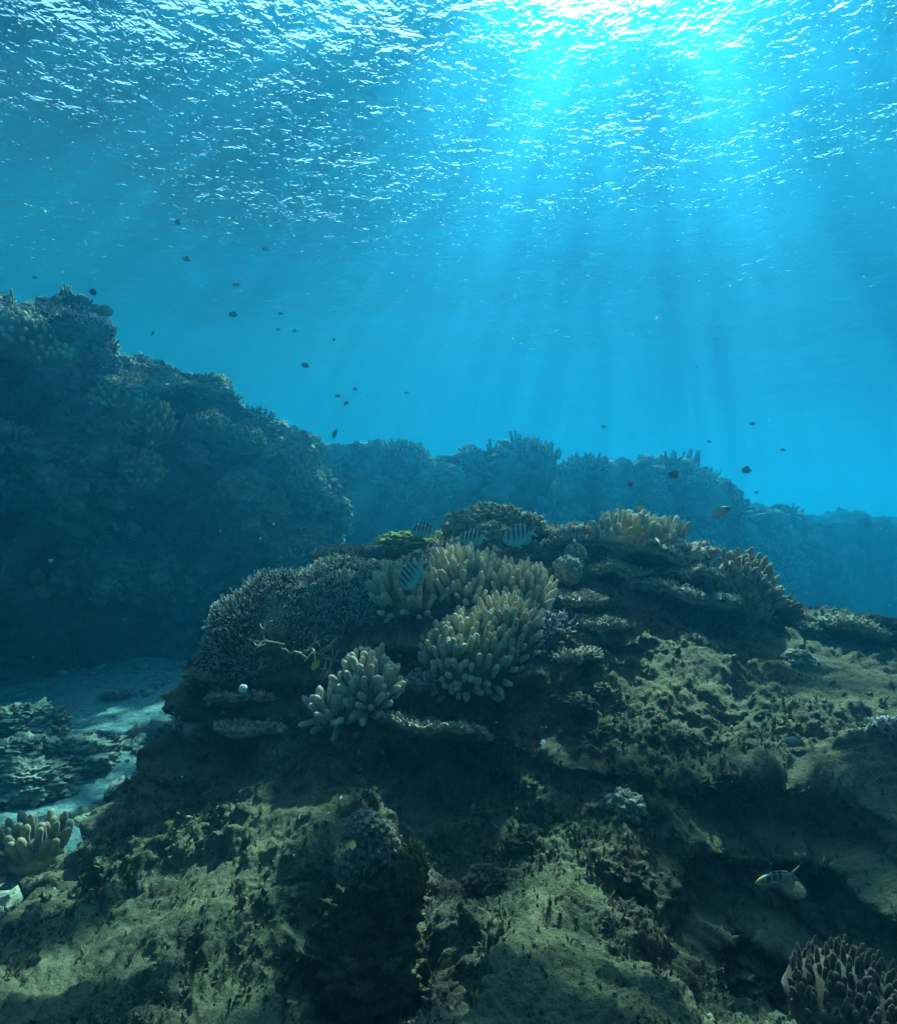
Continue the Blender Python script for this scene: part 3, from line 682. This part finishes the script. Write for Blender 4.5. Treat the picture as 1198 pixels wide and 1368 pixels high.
# front and flanks
lobed_coral('upright pale knobbed coral stump standing on a dark pillar in the foreground',
    [(P(486,1103,1.50),(0.036,0.036,0.028)), (P(508,1120,1.51),(0.029,0.029,0.032)), (P(520,1142,1.50),(0.028,0.030,0.038)), (P(494,1140,1.49),(0.032,0.034,0.042)), (P(468,1158,1.48),(0.032,0.034,0.030)), (P(502,1180,1.50),(0.060,0.060,0.060),M['moss']), (P(530,1205,1.50),(0.06,0.06,0.07),M['moss']), (P(485,1240,1.50),(0.10,0.07,0.09),M['moss']), (P(505,1300,1.46),(0.13,0.08,0.09),M['moss'])], M['knob'], 61, lobe=3.0, amp=0.55, fine=0.35)
single('sponge', 'mottled olive yellow sponge on the right side of the foreground stump', 'sponge', P(550,1160,1.46), (0.036,0.035,0.055), M['sponge'], 62, lobe=4.5, amp=0.5)
kn = [(838,1072,0.045,'small pale knobbed coral on the right slope below the hollow'),(845,1178,0.05,'dark ragged coral knob beneath the pale knob on the right slope'),(770,948,0.05,'stubby brown coral knob at the right end of the dark hollow'),(805,920,0.04,'short brown coral knob on the lip above the sediment slope'),
      (1062,878,0.05,'pale tipped coral knob at the upper left corner of the bright sediment slab'),(1040,812,0.07,'olive coral knob at the foot of the slender finger coral'),(1085,845,0.07,'dark coral knob above the bright sediment slab'),(1125,835,0.08,'broad dark coral knob on the right crest line'),(1178,845,0.09,'overhanging coral knob on the right crest at the photo edge'),
      (1012,1310,0.07,'dark rounded coral head inside the cave'),(655,1180,0.05,'grey coral lump on the centre slope right of the stump'),(700,1120,0.05,'teal coral lump at the base of the hollow')]
for i, (px, py, r_, lab) in enumerate(kn):
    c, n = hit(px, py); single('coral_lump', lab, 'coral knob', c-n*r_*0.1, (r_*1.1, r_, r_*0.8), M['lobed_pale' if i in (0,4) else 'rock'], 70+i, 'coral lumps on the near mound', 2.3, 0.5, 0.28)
single('white_ball_sponge', 'tiny white ball sponge on the shaded left flank', 'sponge', P(325,920,2.2), (0.016,0.016,0.016), M['white'], 90, None, 2, 0.1)
# dead branch on the shaded flank
def dead_branch():
    s = Soup(); r = np.random.default_rng(5)
    for px, py, dx, dz in ((395,878,0.10,0.05),(405,870,0.10,0.02),(380,862,-0.09,0.04),(360,890,-0.1,-0.03),(420,880,0.12,-0.01),(375,885,0.08,0.03)):
        branch_soup(s, P(px, py, 2.28), np.array([dx, -0.02, dz])/np.linalg.norm([dx, 0.02, dz]), 0.085, 0.006, r, 2, 0.55, 6, 0.25)
    c = P(390,880,2.28); o = link('dead_coral_branch', s.mesh('dead_coral_branch', M['plate'], c), None, c)
    tag(o, 'dead forked coral branch lying across the shaded left flank', 'dead coral')
dead_branch()
# corals and boulders on the sand to the left
def sand_at(px, py):
    d = ray(px, py); return d*(SAND_Z/d[2])
bl = [(85,1030,0.22,0.17,0.12,'large pale topped coral boulder on the sand at the left'),(15,1065,0.26,0.16,0.11,'low dark coral boulder in front of the pale topped one at the left edge'),(20,985,0.26,0.18,0.14,'dim coral boulder behind the pale topped one on the sand'),
      (128,1008,0.11,0.10,0.09,'lumpy coral boulder on the right end of the boulder pile'),(155,930,0.12,0.07,0.03,'small dark stone alone on the far sand'),(158,1062,0.06,0.06,0.03,'small coral stone between the boulder pile and the mound'),(95,1195,0.07,0.06,0.04,'weedy stone at the foot of the mound near the left edge'),(20,1020,0.22,0.14,0.10,'pale coral boulder on the left end of the boulder pile')]
for i, (px, py, rx, ry, rz, lab) in enumerate(bl):
    c = sand_at(px, py); o = link('coral_boulder', lump_mesh('coral_boulder', (rx, ry, rz), M['boulder'], 120+i, 3.3, 0.5, 0.22, 180, 120), None, c+np.array([0,ry*0.5,rz*0.25])); tag(o, lab, 'boulder', 'coral boulders on the left sand')
# far reef corals
for i, (px, py, rx, rz, lab) in enumerate([(710,606,0.6,0.32,'broad bushy coral head on the far reef crest'),(790,622,0.4,0.2,'small rounded coral head right of the bushy one on the far crest'),(925,640,0.55,0.28,'coral head near the outer end of the far reef crest'),(540,603,0.42,0.2,'rounded coral head at the left end of the far crest')]):
    c = H(px, py+6, 0, 0, 'far'); o = branch_coral(lab, [(c,(rx,rx*0.8,rz))], 260, 0.11, 0.016, M['staghorn'], 140+i, 1, 0.5, group='corals on the far reef')
single('pale_coral', 'pale round coral patch on the face of the far reef', 'coral head', H(592,638,0,0.05,'far'), (0.45,0.35,0.25), M['white_branch'], 150, 'corals on the far reef', 5, 0.5)

# ------------------------------------------------------------------ turf and rubble over the mound (nobody could count it)
def turf():
    r = np.random.default_rng(77); p, n, x, y = PROJ['mound']
    ok = (x > -80) & (x < W0+80) & (y > 640) & (y < H0+120) & ((p*n).sum(1) < 0)
    k = np.nonzero(ok)[0]; w = fbm(p[k]*1.0, 3.0, 3, seed=91); k = k[(w > -0.2) & ((SED[k] < 0.45) | (r.random(len(k)) < 0.18))]
    k = r.choice(k, 19000, replace=False)
    base = []
    for v in range(10):
        co_, fa_ = [], []
        if v < 3:
            d, f = sphere_grid(7, 5); co_ = d*(1+0.45*r.standard_normal((len(d), 1)))*[1, 1, 0.7]; fa_ = f; hh_ = np.clip(d[:,2]*0.4+0.4, 0, 1)
        else:
            for b_ in range(7):
                th = r.uniform(0, 6.28); o_ = np.array([math.cos(th), math.sin(th), 0]); t_ = np.array([-o_[1], o_[0], 0])*r.uniform(0.18, 0.4)
                h_ = r.uniform(0.8, 2.0); sp_ = r.uniform(0.4, 1.3); q0 = 0.3*r.standard_normal(3)*[1,1,0]
                co_ += [q0-t_, q0+t_, q0+o_*sp_*0.5+t_*0.9+[0,0,h_*0.6], q0+o_*sp_*0.5-t_*0.9+[0,0,h_*0.6], q0+o_*sp_+t_*0.3+[0,0,h_], q0+o_*sp_-t_*0.3+[0,0,h_]]
                fa_ += [[b_*6, b_*6+1, b_*6+2, b_*6+3], [b_*6+3, b_*6+2, b_*6+4, b_*6+5]]
            co_, fa_ = np.array(co_), np.array(fa_); hh_ = np.clip(co_[:,2]*0.5, 0, 1)
        base.append((co_, fa_, hh_))
    vs, fs, at, m0 = [], [], [], 0
    dist = np.linalg.norm(p[k], axis=1)
    sz = dist*np.clip(r.lognormal(-6.1, 0.5, len(k)), 0, 0.0055)
    for i, j in enumerate(k):
        co_, fa_, hh_ = base[r.integers(10)]; u, w_ = frame(n[j]*0.6+np.array([0,0,0.5])+0.2*r.standard_normal(3)); z_ = np.cross(u, w_)
        z_ = z_*np.sign(z_@n[j]+1e-9); b = (co_[:,:1]*u + co_[:,1:2]*w_ + co_[:,2:]*z_)*sz[i]
        vs.append(b + p[j]); fs.append(fa_+m0); m0 += len(co_); at.append(np.clip(hh_*0.6+r.uniform(-0.15, 0.45), 0, 1))
    o = link('algae_turf', set_attr(mesh_np('algae_turf', np.concatenate(vs), np.concatenate(fs), M['turf']), np.concatenate(at)))
    tag(o, 'short algal turf and coral grit covering the near mound', kind='stuff')
turf()

def growth(name, label, where, count, size, box, seed, mat, keep=-0.1):
    r = np.random.default_rng(seed); p, n, x, y = PROJ[where]
    ok = (x > box[0]) & (x < box[2]) & (y > box[1]) & (y < box[3]) & ((p*n).sum(1) < 0)
    k = np.nonzero(ok)[0]; w = fbm(p[k], 0.9, 3, seed=seed); k = k[w > keep]; k = r.choice(k, min(count, len(k)), replace=False)
    base = []
    for v in range(8):
        s = Soup()
        if v < 4:
            for b in range(9):
                d = r.standard_normal(3); d[2] = abs(d[2])+0.3; d /= np.linalg.norm(d); q = 0.25*r.standard_normal(3)*[1,1,0.2]
                s.tube([q, q+d*0.5, q+d*r.uniform(0.8, 1.2)], [0.17, 0.14, 0.09], np.array([0, 0.3, 1.0]), 5)
        else:
            d, f = sphere_grid(14, 9); h = 1+0.5*(0.6-worley(d+v*5.1, 1.8, v)); c = d*h[:,None]*[1, 1, 0.6]
            s.add(c, f, [], sstep(0.8, 1.3, h)*np.clip(d[:,2]+0.4, 0, 1))
        base.append((np.concatenate(s.v), np.concatenate(s.q), np.concatenate(s.t) if s.t else None, np.concatenate(s.a)))
    vs, qs, ts, at, m = [], [], [], [], 0
    for j in k:
        co, q, t, a = base[r.integers(8)]; z = n[j]*0.6+np.array([0,0,0.6]); u, w_ = frame(z); z = z/np.linalg.norm(z); sz = size*r.lognormal(0, 0.4)
        vs.append(p[j]+(co[:,:1]*u+co[:,1:2]*w_+co[:,2:]*z)*sz); qs.append(q+m); at.append(a*r.uniform(0.3, 1.0))
        if t is not None: ts.append(t+m)
        m += len(co)
    o = link(name, set_attr(mesh_np(name, np.concatenate(vs), [np.concatenate(qs), np.concatenate(ts)], mat), np.concatenate(at))); tag(o, label, kind='stuff')
growth('wall_growth', 'small mixed coral growth covering the left wall', 'wall', 3400, 0.050, (-60, 360, 480, 800), 501, M['lobed_pale'], -0.15)
growth('far_growth', 'small mixed coral growth covering the far reef', 'far', 1800, 0.15, (380, 560, 1080, 800), 502, M['lobed_pale'], -0.1)

def rubble():
    r = np.random.default_rng(19); vs, fs, at = [], [], []
    d, f = sphere_grid(10, 7); n = 0
    for i in range(1500):
        px, py = r.uniform(-40, 280), r.uniform(890, 1240)
        c = sand_at(px, py)
        if vnoise((c*2.2)[None], 3)[0] < -0.15 + (0.35 if py < 960 else 0): continue
        h = 1+0.45*r.standard_normal((len(d), 1)).clip(-1, 1); sz = r.lognormal(-3.9, 0.55)
        R_ = Matrix.Rotation(r.uniform(0, 6.28), 3, 'Z'); b = (d*h*sz*np.array([1.6, 0.8, 0.6]))@np.array(R_)
        vs.append(b+c+[0,0,sz*0.3+0.05*float(fbm(c[None]*[1,1,0], 0.5, 3)[0])*2]); fs.append(f+n); at.append(np.full(len(d), r.uniform(0.2, 1))); n += len(d)
    o = link('coral_rubble', set_attr(mesh_np('coral_rubble', np.concatenate(vs), np.concatenate(fs), M['lobed_pale']), np.concatenate(at))); tag(o, 'broken coral rubble scattered on the sand beside the mound', kind='stuff')
rubble()
# ------------------------------------------------------------------ fish
def fish_mat(name, stops, belly=None, bars=None, rough=0.45):
    """stops: colour along the body from tail (-0.5) to nose (0.5); bars: dark stripe centres"""
    m, nt, nd, lk, b = mat_new(name)
    tc = nd.new('ShaderNodeTexCoord'); sp = nd.new('ShaderNodeSeparateXYZ'); lk.new(tc.outputs['Object'], sp.inputs[0])
    x = math_n(nd, lk, 'ADD', sp.outputs[0], 0.5)
    col = ramp(nd, lk, x, stops)
    if belly:
        f = ramp(nd, lk, math_n(nd, lk, 'ADD', sp.outputs[2], 0.5), [(0.40, (1,1,1)), (0.55, (0,0,0))]); col = mixc(nd, lk, f, col, belly)
    if bars:
        cs, wd, dark, top = bars
        st = [(0.0, (0,0,0))]
        for c in sorted(cs): st += [(c-wd, (0,0,0)), (c-wd*0.6, (1,1,1)), (c+wd*0.6, (1,1,1)), (c+wd, (0,0,0))]
        sl_ = math_n(nd, lk, 'ADD', x, math_n(nd, lk, 'MULTIPLY', sp.outputs[2], 0.25))
        f = ramp(nd, lk, sl_, st)
        if top:
            f = math_n(nd, lk, 'MULTIPLY', f, ramp(nd, lk, math_n(nd, lk, 'ADD', sp.outputs[2], 0.5), [(0.40, (0,0,0)), (0.56, (1,1,1))]))
        col = mixc(nd, lk, f, col, dark)
    lk.new(col, b.inputs['Base Color']); b.inputs['Roughness'].default_value = rough
    lk.new(bump(nd, lk, nz(nd, lk, tc.outputs['Object'], 60, 2, 0.5), 0.2, 0.01), b.inputs['Normal'])
    return m
def fish_mesh(name, mat, deep=0.24, wide=0.09, fork=0.55, dors=0.09, anal=0.07, snout=0.5):
    """unit-length fish: nose at +x 0.5, one continuous body with its fins"""
    xs = np.array([0.5,0.47,0.42,0.34,0.24,0.12,0.0,-0.1,-0.2,-0.27,-0.32,-0.36])
    hh = np.array([0.06,0.28,0.52,0.78,0.95,1.0,0.95,0.82,0.58,0.36,0.24,0.22])*deep
    hh[1:4] *= (0.8+0.4*snout)
    ww = np.array([0.05,0.35,0.65,0.9,1.0,0.98,0.86,0.68,0.45,0.26,0.16,0.10])*wide
    zc = np.array([-0.02,-0.015,-0.01,0,0,0,0,0,0,0,0,0])
    k = 14; a = np.arange(k)*2*math.pi/k; co = []
    for x, h, w, z in zip(xs, hh, ww, zc):
        co.append(np.stack([np.full(k, x), w*np.cos(a)*np.abs(np.cos(a))**0.15, z+h*np.sin(a)], -1))
    co = np.concatenate(co); m = len(xs)
    i = np.arange(m-1)[:,None]; j = np.arange(k)[None]; j2 = (j+1) % k
    q = [np.stack([i*k+j, i*k+j2, (i+1)*k+j2, (i+1)*k+j], -1).reshape(-1, 4)]
    t = []
    n0 = len(co); co = np.concatenate([co, [[0.505,0,-0.02],[-0.37,0,0]]]); jj = np.arange(k)
    t.append(np.stack([(jj+1) % k, jj, np.full(k, n0)], -1)); t.append(np.stack([(m-1)*k+jj, (m-1)*k+(jj+1) % k, np.full(k, n0+1)], -1))
    out = [co]; n = len(co)
    def fin(top, bot, th):       # a thin blade between two polylines
        nonlocal n
        L = len(top); s = np.linspace(1, 0.35, L)
        top, bot = np.asarray(top, float), np.asarray(bot, float)
        v = np.concatenate([bot+[0,th,0], top+[0,th*0.25,0], bot-[0,th,0], top-[0,th*0.25,0]])
        e = np.arange(L-1)
        for a_, b_ in ((0, 1), (3, 2), (1, 3), (2, 0)):
            q.append(np.stack([a_*L+e, a_*L+e+1, b_*L+e+1, b_*L+e], -1)+n)
        q.append(np.array([[0, L, 3*L, 2*L], [L-1, 3*L-1, 4*L-1, 2*L-1]])+n); out.append(v); n += len(v)
    zt = lambda x: np.interp(x, xs[::-1], hh[::-1])
    fx = np.array([0.22,0.12,0.02,-0.08,-0.16,-0.24,-0.27])
    fin([(x-0.03, 0, zt(x)+dors*e) for x, e in zip(fx, (0.25,0.8,0.95,0.9,1.15,0.9,0.2))], [(x, 0, zt(x)-0.012) for x in fx], 0.007)
    ax = np.array([-0.05,-0.12,-0.18,-0.24,-0.27])
    fin([(x-0.04, 0, -zt(x)-anal*e) for x, e in zip(ax, (0.3,1.0,1.1,0.8,0.2))], [(x, 0, -zt(x)+0.012) for x in ax], 0.007)
    fin([(-0.36-0.13*(1-abs(e)*0.0)*1.0+(-0.05*fork*abs(e))*1.2+0.09*fork*(1-abs(e)), 0, 0.16*e) for e in np.linspace(-1, 1, 9)], [(-0.335, 0, 0.045*e) for e in np.linspace(-1, 1, 9)], 0.006)
    fin([(0.04, 0, -zt(0.1)-0.09), (0.0, 0, -zt(0.1)-0.07), (-0.01, 0, -zt(0.05)-0.03)], [(0.13, 0, -zt(0.13)+0.01), (0.1, 0, -zt(0.1)+0.01), (0.06, 0, -zt(0.06)+0.01)], 0.006)
    for sg in (1, -1):           # side fins stand off the flank
        r0 = np.array([0.2, sg*wide*0.97, -0.03]); v0 = np.array([(-0.02,0,0.03),(0,0,0),(0,0,-0.03)])
        v1 = np.array([(-0.13,sg*0.05,0.04),(-0.15,sg*0.06,-0.02),(-0.10,sg*0.05,-0.06)])
        fin(r0+v1, r0+v0, 0.004)
    return mesh_np(name, np.concatenate(out), [np.concatenate(q), np.concatenate(t)], mat)
M['eye'] = plain_material('fish_eye', (0.01,0.01,0.012), (0.015,0.015,0.02), 5, 0.2)
FM = {}
FM['sergeant'] = fish_mesh('sergeant', fish_mat('striped_fish', [(0.0,(0.30,0.42,0.42)),(0.4,(0.26,0.44,0.40)),(1.0,(0.20,0.38,0.38))], (0.16,0.58,0.58), ([0.29,0.43,0.57,0.71,0.85],0.040,(0.012,0.025,0.035),True)), 0.27, 0.09, 0.9, 0.10)
FM['dark'] = fish_mesh('dark', fish_mat('dark_fish', [(0.0,(0.03,0.035,0.05)),(1.0,(0.02,0.025,0.04))]), 0.25, 0.09, 0.8)
FM['chromis'] = fish_mesh('chromis', fish_mat('grey_fish', [(0.0,(0.10,0.12,0.13)),(1.0,(0.05,0.06,0.07))]), 0.21, 0.08, 0.9)
FM['yellow'] = fish_mesh('yellow', fish_mat('yellow_fish', [(0.0,(0.75,0.45,0.02)),(1.0,(0.80,0.50,0.03))]), 0.23, 0.09, 0.6)
FM['twotone'] = fish_mesh('twotone', fish_mat('two_tone_fish', [(0.0,(0.8,0.85,0.85)),(0.27,(0.75,0.8,0.8)),(0.34,(0.22,0.14,0.07)),(1.0,(0.02,0.025,0.05))]), 0.25, 0.09, 0.5)
FM['silver'] = fish_mesh('silver', fish_mat('silver_fish', [(0.0,(0.4,0.45,0.5)),(0.7,(0.35,0.4,0.46)),(0.85,(0.10,0.07,0.08)),(1.0,(0.2,0.24,0.2))], (0.16,0.24,0.26)), 0.2, 0.08, 1.0, 0.07)
FM['bream'] = fish_mesh('bream', fish_mat('barred_fish', [(0.0,(0.22,0.30,0.28)),(0.75,(0.20,0.29,0.17)),(0.9,(0.40,0.36,0.07)),(1.0,(0.44,0.36,0.08))], (0.13,0.26,0.28), ([0.46,0.60,0.74],0.055,(0.012,0.015,0.02),True)), 0.12, 0.06, 1.0, 0.03, 0.03)
FM['pale'] = fish_mesh('pale', fish_mat('pale_fish', [(0.0,(0.45,0.42,0.34)),(1.0,(0.5,0.46,0.36))], (0.25,0.22,0.18)), 0.16, 0.08, 0.7, 0.04)
eye_d, eye_f = sphere_grid(10, 7)
EYE = mesh_np('eye', eye_d*0.022, eye_f, M['eye'])
def fish(kind, px, py, Y, Lpx, face, label, cat='fish', group='fish over the reef', tiltdeg=0.0, yaw=0.0, eyes=True):
    """face: +1 looks right, -1 left; tiltdeg: nose up; yaw: nose turned toward the camera"""
    c = P(px, py, Y); L = Lpx*Y/F0
    o = link('fish', FM[kind], None, c); tag(o, label, cat, group)
    d = np.array([face*math.cos(math.radians(tiltdeg))*math.cos(math.radians(yaw)), -math.sin(math.radians(yaw)), math.sin(math.radians(tiltdeg))*math.cos(math.radians(yaw))])
    d /= np.linalg.norm(d); z = np.array([0,0,1.0])-d*d[2]
    if np.linalg.norm(z) < 0.05: z = np.array([face*1.0,0,0])
    z /= np.linalg.norm(z); y = np.cross(z, d)
    o.matrix_world = Matrix(((d[0]*L, y[0]*L, z[0]*L, c[0]), (d[1]*L, y[1]*L, z[1]*L, c[1]), (d[2]*L, y[2]*L, z[2]*L, c[2]), (0,0,0,1)))
    if eyes:
        w = 0.075 if kind != 'bream' else 0.066
        for sg in (1, -1):
            e = link('eye', EYE, o, (0.37, sg*w*0.93, 0.03))
    return o
SG, NG, FG_ = 'striped fish above the finger coral', 'fish near the mound', 'distant fish in open water'
fish('sergeant', 694, 716, 2.75, 50, -1, 'largest blue green striped fish, right of the coral heads on the crest', group=SG, tiltdeg=-12, yaw=15)
fish('sergeant', 632, 719, 2.8, 40, -1, 'dim striped fish in front of the olive coral heads', group=SG, tiltdeg=-8, yaw=-20)
fish('sergeant', 566, 709, 2.9, 36, -1, 'striped fish hovering over the lime coral', group=SG, tiltdeg=5, yaw=10)
fish('sergeant', 551, 768, 2.42, 46, -1, 'blue striped fish diving nose down before the largest finger coral', group=SG, tiltdeg=-55, yaw=10)
fish('chromis', 556, 744, 2.6, 22, -1, 'small faint fish just above the diving striped fish', group=NG, tiltdeg=-35)
fish('yellow', 850, 708, 2.7, 26, -1, 'yellow fish among the cream fingers on the top right ledge', group='yellow fish', tiltdeg=-10)
fish('yellow', 856, 679, 3.0, 13, -1, 'tiny orange yellow fish above the cream finger coral', group='yellow fish', tiltdeg=8)
fish('yellow', 422, 888, 2.12, 17, -1, 'slim yellow fish in the shade left of the small finger coral', group='yellow fish', tiltdeg=-50)
fish('twotone', 902, 634, 3.6, 20, -1, 'dark fish with bright white tail against the far reef', group=NG, tiltdeg=6)
fish('silver', 961, 685, 2.9, 30, 1, 'silvery grey fish with light back above the slender finger coral', group=NG, tiltdeg=28, yaw=20)
fish('dark', 947, 783, 2.6, 38, -1, 'dark blue fish slipping behind the right shoulder shelves', group=NG, tiltdeg=65, yaw=20)
fish('twotone', 939, 762, 2.72, 22, 1, 'small dark fish with pale tail above the dark blue fish', group=NG, tiltdeg=-60)
fish('dark', 267, 798, 3.2, 30, 1, 'dark fish hanging nose up in the shade left of the thicket', group=NG, tiltdeg=70, yaw=25)
fish('twotone', 841, 648, 4.2, 13, 1, 'small upright fish before the far reef', group=NG, tiltdeg=60)
fish('bream', 1037, 1173, 1.42, 66, -1, 'yellow headed fish with black bars on its back at the cave mouth', group=NG, tiltdeg=-3, yaw=12)
fish('pale', 1060, 990, 1.75, 32, -1, 'sandy pale fish resting on the right slope', group=NG, tiltdeg=8, yaw=10)
far = [('dark',124,390,5.2,15,1,-25,'darkest distant fish just above the high hump of the left wall'),
 ('chromis',249,346,5.6,15,1,-20,'distant fish high above the middle of the left wall'),
 ('chromis',237,297,5.6,13,1,-30,'glinting distant fish, topmost of those above the left wall'),
 ('chromis',355,333,6.5,10,-1,5,'small distant fish, highest right of the left wall group'),
 ('dark',312,420,5.8,13,-1,0,'dark distant fish level with the crest hump in open water'),
 ('chromis',316,381,6.5,11,-1,5,'pale distant fish straight above the dark level one'),
 ('chromis',374,419,7.5,9,1,0,'faint distant fish, upper one of three close together'),
 ('chromis',372,440,7.5,8,-1,10,'faint distant fish, lower left one of three close together'),
 ('chromis',393,442,7.2,9,1,0,'distant fish, lower right one of three close together'),
 ('dark',204,445,6.5,7,1,60,'tiny upright fish just over the left wall crest'),
 ('dark',408,488,6.0,12,-1,20,'stout dark distant fish alone over the end of the left wall'),
 ('dark',446,454,7.5,6,1,50,'tiny distant fish alone right of the three close together'),
 ('chromis',451,529,8.0,9,1,0,'distant fish above the outer end of the left wall, left of a pair'),
 ('dark',462,539,8.0,9,1,35,'distant tilted fish, lower right of a pair near the left wall end'),
 ('chromis',475,520,8.5,8,-1,15,'faint distant fish up and right of the tilted pair'),
 ('chromis',543,525,9.5,7,-1,0,'faint distant fish alone over the left part of the far reef'),
 ('chromis',447,580,7.8,16,1,65,'broad faint fish upright beside the outer end of the left wall'),
 ('chromis',47,371,6.5,8,-1,10,'faint distant fish at the far left above the wall'),
 ('chromis',806,570,9.0,8,1,0,'faint distant fish over the middle of the far reef'),
 ('chromis',947,590,9.0,8,-1,10,'faint distant fish over the outer end of the far reef'),
 ('dark',1004,566,8.0,9,1,5,'dark distant fish highest over the blue gap on the right'),
 ('chromis',1045,601,8.5,8,1,0,'faint distant fish over the distant reef bank'),
 ('dark',997,628,6.5,18,-1,5,'large dark distant fish beside the outer end of the far reef'),
 ('chromis',1010,658,8.0,8,-1,0,'small distant fish just under the large dark one on the right'),
 ('chromis',152,927,4.6,14,1,0,'dim fish low over the shaded sand left of the mound')]
for k_, px, py, Y, Lp, fc, tl, lab in far:
    fish(k_, px, py, Y, Lp, fc, lab, group=FG_, tiltdeg=tl, yaw=15, eyes=False)

# ------------------------------------------------------------------ specks drifting in the water
def specks():
    r = np.random.default_rng(3); d, f = sphere_grid(8, 6); vs, fs = [], []
    pts = [(204,591,2.0,4),(877,425,1.5,3.5),(366,700,1.8,3.5),(725,992,1.3,6),(597,699,2.0,3.5),(663,965,1.5,4),(490,528,1.6,2.5),(68,749,1.6,4),(767,722,2.0,4),(1158,702,2.2,5),(455,1066,1.2,2.5),(690,1080,1.2,3),(782,547,2.0,3),(848,582,1.5,3),(930,490,1.8,2)]
    for i in range(300):
        Y = r.uniform(0.7, 4.5); pts.append((r.uniform(-20, 1220), r.uniform(300, 1150), Y, abs(r.normal(0.9, 0.35))))
    for i, (px, py, Y, rp) in enumerate(pts):
        vs.append(d*max(0.35, rp*0.5)*Y/F0*(1+0.3*r.standard_normal((1,3)))*(1+0.2*r.standard_normal((len(d),1))) + P(px, py, Y)); fs.append(f+i*len(d))
    o = link('marine_snow', mesh_np('marine_snow', np.concatenate(vs), np.concatenate(fs), M['speck'])); tag(o, 'pale specks drifting in the water', kind='stuff')
def speck_material():
    m, nt, nd, lk, b = mat_new('speck'); t = nd.new('ShaderNodeBsdfTranslucent'); t.inputs[0].default_value = (0.75,0.9,0.92,1)
    b.inputs['Base Color'].default_value = (0.65,0.75,0.78,1); x = nd.new('ShaderNodeMixShader'); x.inputs[0].default_value = 0.6
    lk.new(b.outputs[0], x.inputs[1]); lk.new(t.outputs[0], x.inputs[2]); lk.new(x.outputs[0], nd['Material Output'].inputs['Surface']); return m
M['speck'] = speck_material()
specks()
